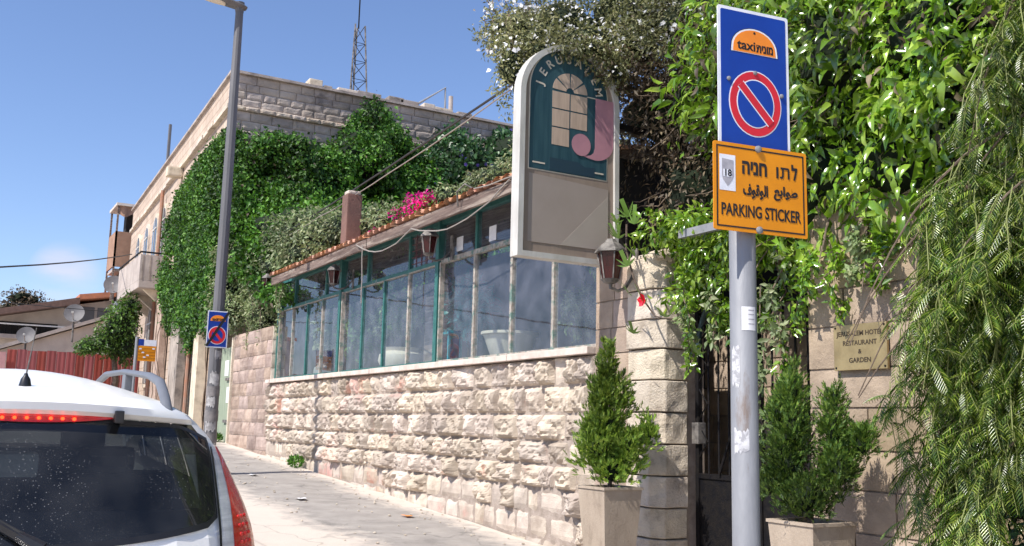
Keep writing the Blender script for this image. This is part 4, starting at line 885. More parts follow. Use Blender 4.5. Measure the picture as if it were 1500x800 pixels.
# balcony
bx0, by0, by1 = 4.53, 29.1, 33.0
MB().bevbox((bx0, by0, 5.2), (fx(29)+.05, by1, 5.42), .02).build('balcony_slab', RENDER_, bl)
for args in (((bx0, by0, 5.42), (fx(29), by0+.06, 6.15)), ((bx0, by0+.062, 5.42), (bx0+.06, by1, 6.15))): MB().box(*args).build('balcony_panel', RENDER_, bl)
MB().tube([(fx(29), by0, 6.22), (bx0, by0, 6.22), (bx0, by1, 6.22)], .025, 6).build('balcony_rail', DARKIRON, bl)
for k in range(4): MB().box((bx0+.05+k*.2, by0-.012, 5.45), (bx0+.08+k*.2, by0-.002, 6.14)).build('balcony_rib', PARA, bl)
for y_ in (29.4, 31.0, 32.6): MB().prism([(0, 5.2), (-.6, 5.2), (0, 4.7)], (fx(y_), y_, 0), (1, 0, 0), (0, 0, 1), (0, .18, 0)).build('balcony_corbel', PALE, bl)
# enclosed timber balcony at the far end
eb = empty('enclosed_balcony', (5.8, 40, 5.4), 'brown awning-clad balcony projecting from the far end of the street front', 'balcony')
MB().box((5.15, 39.6, 9.62), (6.35, 41.5, 9.72)).build('roof_slab', PLASTER, eb)
MB().box((5.2, 39.7, 7.25), (6.3, 39.76, 8.62)).build('lower_cloth', AWNING, eb); MB().box((5.2, 39.77, 7.25), (5.26, 41.4, 8.62)).build('side_cloth', AWNING, eb)
P = [[(5.2+i*.055, 39.7+.03*math.sin(i), 9.62), (5.2+i*.055, 39.68+.03*math.sin(i), 9.32-.13*math.sin(i*.31)**2)] for i in range(21)]; MB().grid(P).build('awning_valance', AWNING, eb)
for x_, y_ in ((5.2, 39.7), (6.0, 39.7), (5.2, 41.4)): MB().box((x_, y_, 5.9), (x_+.07, y_+.07, 9.6)).build('post', TIMBER, eb)
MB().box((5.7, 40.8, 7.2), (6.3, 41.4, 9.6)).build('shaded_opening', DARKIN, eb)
MB().box((5.25, 39.9, 7.1), (6.3, 41.4, 7.2)).build('floor_slab', RENDER_, eb)
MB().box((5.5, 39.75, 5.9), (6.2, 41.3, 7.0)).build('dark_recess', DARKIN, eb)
MB().prism([(5.45, 3.0), (6.3, 3.0), (6.3, 5.95), (5.45, 5.95)], (0, 40, 0), Xv, Zv, (0, 1.5, 0)).build('lower_wall', M('blue_grey_render', (.42, .46, .52), (.36, .38, .42), 2), eb)

# masts and pipes on the roof
mast = empty('lattice_mast', (11.1, 30, 9.4), 'dark steel lattice radio mast rising behind the parapet', 'mast')
leg = []
for k in range(3):
    a = R(90+120*k); leg.append([(11.08+.53*math.cos(a), 30+.53*math.sin(a), 9.0), (11.02+.20*math.cos(a), 30+.20*math.sin(a), 14.8)]); MB().tube(leg[-1], .028, 5).build('leg', RUSTIRON, mast)
mbx = MB()
for i in range(9):
    t0_, t1_ = i/9, (i+1)/9
    for k in range(3):
        A, B_ = leg[k], leg[(k+1) % 3]; pa0 = Vector(A[0]).lerp(Vector(A[1]), t0_); pb1 = Vector(B_[0]).lerp(Vector(B_[1]), t1_); pb0 = Vector(B_[0]).lerp(Vector(B_[1]), t0_); mbx.tube([pa0, pb1], .012, 4).tube([pa0, pb0], .010, 4)
mbx.build('cross_bracing', DARKIRON, mast)
MB().tube([(11.0, 30, 14.7), (11.0, 30, 17.2)], .025, 5).build('antenna_rod', DARKIRON, mast)
def one(name, mb_, m, label, cat, group=None): return tag(mb_.build(name, m), label, cat, group)
one('pipe_frame', MB().tube([(9.95, 22.6, 9.75), (10.78, 22.6, 10.38), (10.80, 22.6, 9.3)], .035, 7), GALV, 'bent steel pipe frame on the roof right of the lattice mast', 'pipe')
one('vent_pipe', MB().tube([(11.05, 22.8, 9.3), (11.05, 22.8, 10.25)], .06, 9), RENDER_, 'stubby pale vent pipe standing on the parapet behind the cable', 'pipe')
one('aerial_rod', MB().tube([(5.30, 23, 9.3), (5.37, 23, 10.45)], .03, 6), LAMPSTEEL, 'thin aerial rod beside the street lamp on the roof corner', 'aerial')
one('roof_pipe', MB().tube([(5.55, 32, 9.3), (5.55, 32, 10.9)], .05, 6), LAMPSTEEL, 'dark upright pipe on the receding roof edge of the street front', 'pipe')

# stone wall beyond the conservatory, green door
ow = empty('old_garden_wall', (5.1, 18.5, 1.0), 'weathered brown stone wall between the conservatory and the green door', 'wall')
MB().box((5.02, 17.28, .6), (5.27, 19.9, 3.2)).build('mortar', MORTAR, ow)
courses(ow, SET_OLD, '-X', 5.02, 17.27, 19.88, [3.24-.245*i for i in range(12)], .55, .45, d=None)
for i in range(4): put_stone(ow, SET_PALE, 5.14, 17.26, 3.11-.25*i, .25, .25, '-Y')
gd = empty('green_door', (5.1, 20.7, 1.1), 'faded green sheet metal door in the wall behind the street lamp', 'door')
MB().box((5.06, 19.95, 1.08), (5.11, 21.35, 3.03)).build('door_leaf', GREENDOOR, gd)
for z_ in (1.5, 2.35): MB().bevbox((5.02, 19.95, z_), (5.059, 20.5, z_+.06), .005).build('hinge', RUSTIRON, gd)
for a, z_ in ((20.4, 2.45), (20.15, 1.9)): MB().box((5.052, a, z_), (5.058, a+.3, z_+.32)).build('pasted_notice', PAPER, gd)
one('door_post', MB().bevbox((4.97, 19.88, .9), (5.2, 19.945, 3.2), .01), PALE, 'narrow stone jamb beside the faded green door', 'post')

# chimney-like post behind the eave
cp = empty('rendered_post', (5.18, 14.1, 4.1), 'brown rendered square chimney post rising behind the tiled eave', 'post')
MB().bevbox((5.08, 13.96, 4.0), (5.32, 14.20, 5.02), .02).build('shaft', POSTST, cp)
MB().bevbox((5.10, 13.98, 5.02), (5.30, 14.18, 5.08), .03).build('cap', PALE, cp)

# ================================================================== cables
def cable(name, pts, r, m, label, cat='cable', group=None): return one(name, MB().tube(pts, r, 5), m, label, cat, group)
cable('overhead_cable', wander((5.2, 17.6, 4.98), (5.2, 9.18, 5.34), 14, .004, sag=.03)+wander((5.2, 9.1, 5.345), (5.2, 5.5, 5.52), 4, 0), .0155, CABLEM, 'thick black twisted cable sloping over the conservatory roof to the sign', group='overhead cables')
cable('overhead_wire', wander((5.2, 17.4, 4.90), (5.22, 9.18, 5.31), 14, .012, sag=.07), .009, CORD, 'thin pale wire slung just below the thick overhead cable', group='overhead cables')
cable('street_wire', wander((-2.0, 12, 2.85), (5.3, 36, 7.2), 8, 0, sag=.15), .018, CABLEM, 'black wire crossing the sky from the left edge to the far balcony')
cable('street_wire', wander((-1.0, 32, 4.9), (5.5, 33, 4.85), 5, 0, sag=.06), .012, CABLEM, 'thin wire running level above the far sheds')
cable('cord', wander((4.67, 12.4, 3.93), (4.67, 10.6, 3.86), 8, .01, sag=.17)+wander((4.67, 10.6, 3.86), (4.68, 8.2, 4.0), 10, .01, sag=.22)[1:], .008, CORD, 'pale cord looping along the timber eave between lantern and sign')
cable('cord', wander((4.68, 12.2, 3.9), (4.70, 12.2, 3.12), 5, .005), .007, CORD, 'pale cord hanging straight down in front of the panes')
cable('cord', wander((4.67, 9.0, 4.03), (4.67, 7.0, 4.06), 6, .01, sag=.05), .007, CORD, 'short pale cord tied along the eave beside the hanging sign')
one('cable_bracket', MB().tube([(4.66, 9.35, 3.9), (4.62, 9.3, 4.05), (4.66, 9.2, 4.12), (4.7, 9.1, 4.06)], .010, 5), RUSTIRON, 'small bent iron cable bracket on the timber eave', 'bracket')

# ================================================================== far left: red fence, houses, dishes
fn = empty('metal_fence', (3.3, 32, gz(32)), 'faded red corrugated metal fence across the end of the street', 'fence')
n = 14
for k in range(n):
    a, b_ = 1.55+k*.262, 1.55+(k+1)*.262-.008; tz = 3.44+random.uniform(-.02, .02); P = []
    for i in range(9):
        x_ = a+(b_-a)*i/8; yy = 32+.004*math.cos(i*math.pi/2)+.01*(k % 2); P.append([(x_, yy, 1.2), (x_, yy, tz)])
    MB().grid(P).build('metal_sheet', REDSHEET, fn)
for x_ in (1.6, 3.3, 5.1): MB().box((x_, 32.05, 1.2), (x_+.06, 32.11, 3.35)).build('post', DARKIRON, fn)
one('fence_panel', MB().box((1.15, 31.9, 1.2), (1.52, 31.95, 3.35)), M('pink_panel', (.5, .28, .27), (.42, .22, .22), 4), 'pale pink panel at the left end of the red fence', 'panel')
sh = empty('rendered_shed', (3.2, 36, 1.9), 'small rendered house with a single sloping roof behind the red fence', 'house')
MB().prism([(1.4, 1.8), (6.0, 1.8), (6.0, 5.15), (5.2, 5.0), (1.4, 3.55)], (0, 35, 0), Xv, Zv, (0, 3.5, 0)).build('wall', PLASTER, sh)
MB().prism([(1.2, 3.50), (5.3, 5.09), (5.3, 5.2), (1.2, 3.62)], (0, 34.8, 0), Xv, Zv, (0, 3.9, 0)).build('roof', RENDER_, sh)
hs = empty('brown_roofed_house', (3, 41, 2), 'distant house with a dark brown sloping sheet roof, a balcony and small windows', 'house')
MB().prism([(1.0, 2.0), (6.4, 2.0), (6.4, 6.3), (1.0, 5.1)], (0, 41, 0), Xv, Zv, (0, 4, 0)).build('wall', PLASTER, hs)
MB().prism([(.9, 5.0), (4.2, 5.75), (4.2, 6.0), (.9, 5.22)], (0, 40.0, 0), Xv, Zv, (0, 5, 0)).build('roof', SHEETROOF, hs)
MB().prism([(4.2, 5.95), (6.0, 6.25), (6.0, 6.45), (4.2, 6.15)], (0, 40.3, 0), Xv, Zv, (0, 5, 0)).build('roof', ORANGETILE, hs)
for x_ in (4.35, 4.95): 
    f_ = MB().box((x_, 40.95, 5.15), (x_+.5, 40.99, 5.75)).build('window', FARGLASS, hs)
    MB().box((x_-.05, 40.93, 5.08), (x_+.55, 40.998, 5.14)).build('window_sill', WPAINT, f_)
MB().box((1.2, 40.5, 4.35), (3.9, 40.98, 4.5)).build('balcony_slab', RENDER_, hs)
for k in range(14): MB().box((1.25+k*.19, 40.5, 4.5), (1.28+k*.19, 40.53, 4.85)).build('baluster', DARKIRON, hs)
MB().box((1.2, 40.48, 4.85), (3.9, 40.54, 4.9)).build('balcony_rail', WPAINT, hs); MB().box((1.5, 40.97, 4.5), (3.6, 40.99, 5.0)).build('shaded_opening', DARKIN, hs)
fh = empty('flat_roofed_house', (-.2, 46, 2.5), 'pale stone house with an orange roof edge at the far left', 'house')
MB().box((-4.0, 46, 2.0), (1.35, 50, 5.35)).build('wall', RENDER_, fh); MB().box((-4.2, 45.8, 5.35), (1.5, 50.2, 5.5)).build('roof', ORANGETILE, fh)
for x_ in (-2.2, -.2): MB().box((x_, 45.95, 4.0), (x_+.7, 45.99, 4.9)).build('window', FARGLASS, fh)
one('rubble_wall', MB().grid([[(-.6+i*.2, 33.4+.1*noise.noise(Vector((i, j, 0))), 1.5+j*.28+.05*noise.noise(Vector((i, j, 4)))) for j in range(7)] for i in range(13)]), OLD, 'rough stone retaining wall left of the red fence', 'wall')
def dish(x, y, z, r, label, post):
    t = empty('satellite_dish', (x, y, z-post), label, 'satellite dish', 'satellite dishes on the far roofs')
    ax = Vector((-.25, -.9, .33)).normalized(); pr = [(0.001, -.10*r*2), (.3*r, -.085*r*2), (.6*r, -.05*r*2), (.85*r, -.015*r*2), (r, .02*r), (r, 0), (.85*r, -.03*r*2-.01), (.5*r, -.075*r*2-.01), (.01, -.12*r*2)]
    MB().lathe(pr, (x, y, z), 24, ax).build('reflector', DISHM, t, smooth=True)
    c_ = Vector((x, y, z)); MB().tube([c_-Vector((0, 0, r*.9)), c_+ax*r*.9-Vector((0, 0, r*.35))], .012, 5).build('feed_arm', RENDER_, t); e = c_+ax*r*.9-Vector((0, 0, r*.3)); MB().bevbox(tuple(e-Vector((.03, .03, .03))), tuple(e+Vector((.03, .03, .03))), .006).build('receiver', SIGNRIM, t)
    MB().tube([(x+.02, y+.1, z-post), (x+.02, y+.1, z-.05)], .03, 6).build('post', RUSTIRON, t)
dish(3.33, 33, 4.72, .30, 'round grey satellite dish in the middle above the sloping shed roof', .9)
dish(2.05, 33, 3.95, .27, 'lower left satellite dish behind the red fence', .8)
dish(5.15, 38.6, 6.42, .36, 'satellite dish half hidden by the corner of the enclosed balcony', 1.)

# bus stop sign
bp = empty('bus_stop_sign', (3.22, 20, gz(20)), 'yellow bus stop sign with a blue corner on a thin post', 'sign')
MB().tube([(3.16, 20, gz(20)), (3.17, 20, 3.1)], .03, 8).build('post', GALV, bp)
MB().box((3.20, 19.98, 2.64), (3.53, 20.0, 2.93)).build('yellow_panel', SORANGE if False else SYELLOW, bp)
MB().box((3.20, 19.978, 2.935), (3.30, 20.0, 3.06)).build('blue_corner', BLUE, bp); MB().box((3.302, 19.978, 2.935), (3.53, 20.0, 3.05)).build('white_header', SWHITE, bp)
for a, z_ in ((3.22, 2.86), (3.27, 2.79), (3.36, 2.74), (3.46, 2.87), (3.30, 2.70)): MB().box((a, 19.972, z_), (a+.045, 19.979, z_+.025)).build('route_label', SWHITE, bp)
for z_ in (2.70, 2.76, 2.82, 2.885): MB().box((3.205, 19.9745, z_-.006), (3.525, 19.9785, z_-.002)).build('ruled_line', SBLACK, bp)

# ================================================================== car (built in its own space: +y forward, z up from the road)
CX, CY = .30, 3.80
car = empty('parked_car', (CX, CY, gz(CY+.8)-.043), 'white estate car seen from behind, with roof rails and dusty dark rear window', 'car', rot=(math.atan(.0536), 0, 0))
zr = [.25, .40, .55, .70, .80, .865, .95, 1.05, 1.15, 1.21, 1.262, 1.305, 1.35]
wd = [.78, .83, .85, .858, .856, .848, .825, .785, .740, .705, .662, .61, .53]
yr = [.03, -.02, -.01, .02, .045, .07, .12, .18, .235, .28, .315, .285, .35]
cr = [0, 0, 0, 0, 0, 0, .012, .022, .032, .038, .042, .042, .035]
def it(z, T): return float(np.interp(z, zr, T))
def cap_pt(i, z, out=0.):
    s = abs(i); y = it(z, yr)+.05*s*s+.24*s**5; x = i*it(z, wd); zz = z+it(z, cr)*(1-s*s)
    return Vector((x+(out*.5*np.sign(i)*s**4), y-out, zz))
def side_pt(sg_, z, t, out=0.):
    y0_ = cap_pt(1, z).y; y1_ = 4.0 if z < .88 else 3.35-(z-.95)*1.75
    w = it(z, wd)*(1-.10*max(0, t-.75)**2*8 if z < .9 else 1-.04*t); return Vector((sg_*(w+out), y0_+(y1_-y0_)*t, z+(.015*math.sin(math.pi*t) if z > .9 else 0)))
def rows(z0_, z1_): return [z0_]+[z for z in zr if z0_+.004 < z < z1_-.004]+[z1_]
II = [-1, -.97, -.93, -.87, -.75, -.6, -.45, -.3, -.15, 0, .15, .3, .45, .6, .75, .87, .93, .97, 1]
TT = [0, .04, .08, .15, .22, .3, .33, .5, .52, .7, .73, .85, .95, 1]
def zrow_window_bottom(i): return .868+.03*i*i
body = MB()
full = zr
P = [[cap_pt(i, z) for i in II] for z in full]
for r_ in range(len(full)-1):
    for c_ in range(len(II)-1):
        mid = (II[c_]+II[c_+1])/2
        if .95 <= full[r_] < 1.262-.001 and max(abs(II[c_]), abs(II[c_+1]))*it(full[r_], wd) < .67: continue
        body.add([P[r_][c_], P[r_][c_+1], P[r_+1][c_+1], P[r_+1][c_]], [(0, 1, 2, 3)])
for sg_ in (1, -1):
    Q = [[side_pt(sg_, z, t) for t in TT] for z in full]
    for r_ in range(len(full)-1):
        for c_ in range(len(TT)-1):
            if .95 <= full[r_] < 1.262-.001 and TT[c_] not in (0, .3, .5, .7, .95): continue
            body.add([Q[r_][c_], Q[r_][c_+1], Q[r_+1][c_+1], Q[r_+1][c_]], [(0, 1, 2, 3)])
# roof skin
ztop = 1.35
G = []
for t in TT:
    row = []
    for i in II:
        a = cap_pt(i, ztop); y0_ = a.y; y1_ = side_pt(1, ztop, 1).y-.1*(1-i*i)*0; crown = .06*(1-i*i)+.05*math.sin(math.pi*min(1, t*1.1))**.8*(1-.25*i*i)
        sdp = side_pt(1 if i >= 0 else -1, ztop, t); row.append(Vector((i*abs(sdp.x), y0_+(y1_-y0_)*t, sdp.z+.035*(1-i*i)+.055*math.sin(math.pi*min(1, t))*(1-i*i))))
    G.append(row)
body.grid(G)
# front: windscreen base, bonnet, nose
for r_ in range(len(full)-1):
    if .95 <= full[r_] < 1.262-.001: continue
    a0 = [side_pt(1, full[r_], 1), side_pt(1, full[r_+1], 1)]
    Z = []
    for q in (0, 1):
        p = a0[q]; Z.append([Vector((i*p.x, p.y+.12*(1-i*i)*(1 if p.z < .9 else .4), p.z+it(full[r_+q], cr)*(1-i*i))) for i in II])
    body.grid(Z)
body.build('body', PAINTCAR, car, smooth=True, local=True)
def cpanel(name, m, z0f, z1f, i0, i1, out, n=14, k=8, par=None):
    P = []
    for a in range(n+1):
        i = i0+(i1-i0)*a/n; z0_, z1_ = z0f(i), z1f(i); P.append([cap_pt(i, z0_+(z1_-z0_)*b_/k, out) for b_ in range(k+1)])
    return MB().grid(P).build(name, m, par or car, smooth=True, local=True)
def xpanel(name, m, z0f, z1f, x0_, x1_, out, n=30, k=12, par=None):
    P = []
    for a in range(n+1):
        t = a/n; col = []
        for b_ in range(k+1):
            x = (x0_+(x1_-x0_)*t) if not callable(x0_) else None; z = z0f(x)+(z1f(x)-z0f(x))*b_/k; col.append(cap_pt(max(-.985, min(.985, x/it(z, wd))), z, out))
        P.append(col)
    return MB().grid(P).build(name, m, par or car, smooth=True, local=True)
zb0 = lambda x: .865+.05*(x/.66)**2+.10*max(0, abs(x)-.64)*6; zt0 = lambda x: 1.248-.05*(x/.66)**2*0-.9*max(0, abs(x)-.52)**1.6
xpanel('rear_window', CARGLASS, zb0, zt0, -.672, .672, .006, 34, 14)
xpanel('window_frit', BLACKTRIM, lambda x: zb0(x)+.002, lambda x: .965, -.668, .668, .004, 24, 3)
for s_ in (1, -1): xpanel('window_frit', BLACKTRIM, lambda x: .93, zt0, s_*.605, s_*.668, .004, 3, 10)
xpanel('window_frit', BLACKTRIM, lambda x: 1.21, lambda x: zt0(x), -.62, .62, .004, 24, 2)
xpanel('window_seal', BLACKTRIM, lambda x: zb0(x)-.012, lambda x: zb0(x)+.008, -.678, .678, .008, 30, 2)
xpanel('window_seal', BLACKTRIM, lambda x: zt0(x)-.002, lambda x: zt0(x)+.012, -.678, .678, .007, 30, 2)
for s_ in (1, -1): xpanel('window_seal', BLACKTRIM, zb0, zt0, s_*.668, s_*.679, .008, 2, 10)
# spoiler lip
P = [[cap_pt(i, 1.266, .012), cap_pt(i, 1.285, .032), cap_pt(i, 1.315, .036), cap_pt(i, 1.35, .0)+Vector((0, 0, .004))] for i in [k/14*.93 for k in range(-14, 15)]]
MB().grid(P).build('spoiler', PAINTCAR, car, smooth=True, local=True)
cpanel('brake_light', REDLENS, lambda i: 1.240+.12*abs(i)**2, lambda i: 1.268, -.42, .42, .014, 18, 3)
for k in range(8):
    i = -.21+k*.06; p = cap_pt(i, 1.254, .016); MB().lathe([(.007, 0), (.006, .003), (.002, .004)], p, 8, (0, -1, 0)).build('lit_led', LED, car, local=True)
p = cap_pt(.46, 1.285, .035); MB().bevbox((p.x-.015, p.y-.02, p.z-.035), (p.x+.018, p.y+.03, p.z+.012), .006).build('washer_nozzle', BLACKTRIM, car, local=True)
# wiper
w0 = cap_pt(.06, .865, .035); w1 = cap_pt(-.62, 1.14, .04); w2 = cap_pt(-.2, .94, .035)
wp_ = MB().tube([w0, w0.lerp(w1, .15)], [.028, .02], 8).build('wiper', BLACKTRIM, car, local=True)
MB().tube([w0, w0.lerp(w1, .92)], [.022, .012], 6).build('wiper_arm', BLACKTRIM, car, local=True); MB().tube([w0.lerp(w1, .12)+Vector((0, -.005, .012)), w1], [.008, .006], 5).build('wiper_blade', RUBBER, car, local=True)
hp = cap_pt(.0, .80, .012); MB().bevbox((hp.x-.12, hp.y-.02, hp.z-.02), (hp.x+.12, hp.y+.015, hp.z+.03), .01).build('tailgate_handle', CHROME, car, local=True)
# lights either side
for s_ in (1, -1):
    def tlp(x, z, o_): return cap_pt(s_*min(1, x/it(z, wd)), z, o_)
    Zt = [.58+.60*b_/14 for b_ in range(15)]
    def xin(z): return .690+.02*max(0, z-1.1)
    def xmid(z): return xin(z)+(it(z, wd)-xin(z))*(.34+.34*max(0, (z-.85)/.37)**1.3)
    A_ = MB().grid([[tlp(xin(z)+(xmid(z)-xin(z))*a/4, z, .012) for z in Zt] for a in range(5)]).build('tail_light', CLEARLENS, car, smooth=True, local=True)
    B_ = MB().grid([[tlp(xmid(z)+(it(z, wd)-xmid(z))*a/5, z, .014) for z in Zt] for a in range(6)]+[[side_pt(s_, z, 0, .012)+Vector((0, .05*k+.10*k*max(0, 1-(z-.7)*1.2), 0)) for z in Zt] for k in (1, 2)]).build('tail_light', REDLENS, car, smooth=True, local=True)
    MB().grid([[tlp(xin(z)-.012+.01*a, z, .0135) for z in Zt] for a in range(2)]).build('light_trim', BLACKTRIM, A_, smooth=True, local=True)
    for z in (.80, .83, .86, .89, .92):
        for q_ in (.35, .55, .75): q = tlp(xmid(z)+(it(z, wd)-xmid(z))*q_, z, .014); MB().lathe([(.009, 0), (.006, .003)], q, 8, (s_*.4, -.9, 0)).build('bulb_reflector', REFL, B_, local=True)
    # roof rail
    rp = [Vector((s_*.495, .40, 1.325)), Vector((s_*.508, .56, 1.385)), Vector((s_*.52, .76, 1.445)), Vector((s_*.52, 1.0, 1.468)), Vector((s_*.515, 1.7, 1.475)), Vector((s_*.51, 2.3, 1.45)), Vector((s_*.50, 2.6, 1.39))]
    mb_ = MB(); P = []
    for k, p in enumerate(rp):
        h = (.012, .022, .021, .016, .014, .016, .012)[k]; p = p-Vector((0, 0, .012)); P.append([p+Vector((math.cos(R(q))*.022, 0, math.sin(R(q))*h)) for q in range(0, 361, 36)])
    mb_.grid(P).build('roof_rail', RAILM, car, smooth=True, local=True)
    for y_ in (1.6,): MB().bevbox((s_*.52-.018, y_, 1.35), (s_*.52+.018, y_+.10, 1.46), .006).build('rail_foot', RAILM, car, local=True)
    # side glass, mirror, door lines, wheels
    for a, b_ in ((.04, .3), (.33, .5), (.52, .7), (.73, .95)):
        if a == .04: a = .06
        MB().grid([[side_pt(s_, z, a+(b_-a)*k/6, -.004) for z in np.linspace(.95, 1.262, 6)] for k in range(7)]).build('side_window', SIDEGLASS, car, smooth=True, local=True)
    for t_ in (.31, .71): MB().grid([[side_pt(s_, z, t_+d, .003) for z in np.linspace(.4, .94, 8)] for d in (0, .004)]).build('door_gap', BLACKTRIM, car, local=True)
    for y_ in (.35+.45, 3.25):
        wh = MB().lathe([(.16, 0), (.30, .0), (.315, .03), (.315, .17), (.30, .2), (.16, .2)], (s_*.83-(.2 if s_ > 0 else -.2)*1, y_, .315), 28, (s_, 0, 0)).build('wheel', RUBBER, car, smooth=True, local=True)
        MB().lathe([(.2, 0), (.19, .02), (.05, .035), (.02, .04)], (s_*.83-.03*s_, y_, .315), 10, (s_, 0, 0)).build('wheel_rim', CHROME, wh, local=True)
    q = side_pt(s_, .98, .80, .09); MB().bevbox(tuple(q-Vector((.09, .05, .05))), tuple(q+Vector((.09, .05, .06))), .03).build('wing_mirror', PAINTCAR, car, local=True)
a = Vector((-.02, .55, 1.43)); MB().lathe([(.024, -.03), (.017, .0), (.009, .012), (.006, .022)], a, 12).build('antenna_base', BLACKTRIM, car, smooth=True, local=True)
MB().tube([a+Vector((0, 0, .015)), a+Vector((.02, .0, .20))], [.0035, .002], 5).build('antenna_rod', RUSTIRON, car, local=True)
P = [[Vector((i*side_pt(1, z, 1).x, side_pt(1, z, 1).y+.05*(1-i*i), z+it(z, cr)*(1-i*i))) for i in II] for z in np.linspace(.95, 1.262, 6)]
MB().grid(P).build('windscreen', SIDEGLASS, car, smooth=True, local=True)
MB().bevbox((-.75, .30, .45), (.75, 3.2, .50), .01).build('cabin_floor', CABIN, car, local=True)
for x_ in (-.38, .38):
    MB().bevbox((x_-.30, 1.05, .5), (x_+.30, 1.2, 1.02), .05).build('rear_seat', CABIN, car, local=True); MB().bevbox((x_-.12, 1.06, 1.0), (x_+.12, 1.15, 1.13), .04).build('headrest', CABIN, car, local=True)
    MB().bevbox((x_-.26, 1.95, .5), (x_+.26, 2.1, 1.05), .05).build('front_seat', CABIN, car, local=True); MB().bevbox((x_-.11, 1.96, 1.03), (x_+.11, 2.05, 1.17), .04).build('headrest', CABIN, car, local=True)
MB().bevbox((-.75, .55, .80), (.75, 1.03, .83), .01).build('parcel_shelf', CABIN, car, local=True)
MB().bevbox((-.42, .46, 1.06), (.05, .62, 1.15), .02).build('pale_box', CABINPALE, car, local=True)
MB().bevbox((-.70, 2.9, .5), (.70, 3.2, .95), .03).build('dashboard', CABIN, car, local=True)
cpanel('rear_bumper', PAINTCAR, lambda i: .27, lambda i: .52, -.98, .98, .03, 24, 4)
cpanel('number_plate', SYELLOW, lambda i: .60, lambda i: .71, -.31, .31, .012, 6, 2)

# ================================================================== vegetation
# --- ivy over the building
rng = np.random.default_rng(5)
TOPX = [4.6, 5.15, 6.0, 6.8, 7.3, 7.7, 8.05, 8.26, 8.6, 8.83, 9.4, 10.0, 10.3, 10.58, 10.9, 11.3, 11.66, 12.3, 12.9]
TOPZ_ = [7.6, 7.9, 8.06, 7.8, 8.05, 8.5, 9.15, 9.42, 9.2, 8.6, 8.3, 8.5, 9.2, 8.95, 8.35, 8.5, 9.1, 9.25, 9.0]
def front_surface(n, x0, x1, rng, back=0.):
    x = x0+(x1-x0)*rng.random(n); zt = np.interp(x, TOPX, TOPZ_)-.05; z = 3.6+(zt-3.6)*rng.random(n)**.9
    P = np.stack([x, np.full(n, 21.65), z], 1); nz = vnoise(P, .75, 2); n2 = vnoise(P, 2.2, 4); n3 = vnoise(P, 6, 6)
    low = np.clip(6.6-z, 0, 3); dep = .12+1.7*(nz-.3).clip(0)+.8*n2+.3*n3+low*1.15*(.5+vnoise(P, .5, 8))
    dep *= np.clip((zt-z)/.5, .15, 1)
    P[:, 1] -= dep-back; return P, z
def add_surface_foliage(parent, sampler, n, L, asp, mat, rng, down=.55, nrm=(0, -1, .45), name='foliage', jitter=.16):
    P, z = sampler(n); kp = (vnoise(P, 1.7, 12)*.65+vnoise(P, 4.5, 13)*.35) > .33+.10*rng.random(len(P)); P = P[kp]; m = len(P); P = P+rng.normal(size=(m, 3))*np.array([.06, jitter, .06])
    N = np.array(nrm)+rng.normal(size=(m, 3))*.6; D = rng.normal(size=(m, 3))*.7+np.array([0, -.3, -down])
    V, F = leaves_geo(P, D, N, L*(.6+.8*rng.random(m)), asp); stuffpart(name, V, F, mat, parent)
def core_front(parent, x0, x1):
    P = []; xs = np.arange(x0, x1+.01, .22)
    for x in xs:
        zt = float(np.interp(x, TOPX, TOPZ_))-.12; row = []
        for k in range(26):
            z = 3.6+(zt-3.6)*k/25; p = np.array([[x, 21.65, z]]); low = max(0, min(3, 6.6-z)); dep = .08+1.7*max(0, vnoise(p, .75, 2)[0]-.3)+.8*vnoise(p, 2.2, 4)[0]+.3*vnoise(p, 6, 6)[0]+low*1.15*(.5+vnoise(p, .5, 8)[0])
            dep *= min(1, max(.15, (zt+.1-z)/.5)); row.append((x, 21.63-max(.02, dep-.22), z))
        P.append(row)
    MB().grid(P).build('dark_foliage_core', CORE, parent)  # added dark sheet under the leaves, shade put into its colour
ivy = empty('ivy', (6.5, 21, 2.2), 'dense dark green ivy cloaking the corner and front of the old stone building', 'climbing plant')
add_surface_foliage(ivy, lambda n: front_surface(n, 4.75, 9.6, rng), 112000, .078, .66, LEAF_IVY, rng)
core_front(ivy, 4.8, 9.6)
add_surface_foliage(ivy, lambda n: front_surface(n, 4.75, 9.6, rng), 7000, .12, .7, LEAF_IVYL, rng, name='young_foliage', jitter=.22)
add_surface_foliage(ivy, lambda n: front_surface(n, 4.75, 9.6, rng), 2500, .09, .5, LEAF_DRY, rng, name='dead_leaves', jitter=.2)
foliage(ivy, 'corner_foliage', [(5.05, 21.5, 7.35, .30, .5, .5), (5.05, 21.4, 6.4, .34, .6, .7), (5.0, 21.3, 5.4, .34, .6, .7), (5.05, 21.2, 4.6, .33, .5, .6), (5.1, 21.0, 4.0, .3, .5, .4)], 15000, .078, .66, LEAF_IVY, 33, shell=.3)
YT = [21.2, 22.8, 24.5, 26.4, 28.2, 29.5, 30.3]; ZT = [7.85, 8.0, 8.0, 7.85, 7.3, 6.6, 6.0]; ZB = [3.9, 3.8, 4.0, 4.3, 4.9, 5.4, 6.0]
def side_surface(n):
    y = 21.1+6.9*rng.random(n)**1.15; zt = np.interp(y, YT, ZT); zb_ = np.interp(y, YT, ZB); hang = .9*vnoise(np.stack([y*0, y, y*0], 1), 2.5, 9)
    z = zb_-hang+(zt-zb_+hang)*rng.random(n); P = np.stack([5.02+.038*(y-21.65), y, z], 1); nz = vnoise(P, .9, 3); n2 = vnoise(P, 3, 4)
    P[:, 0] -= (.05+.28*nz+.14*n2)*np.clip((zt-z)/.5, .2, 1)*np.clip((z-zb_+hang+.4)/.8, .2, 1); return P, z
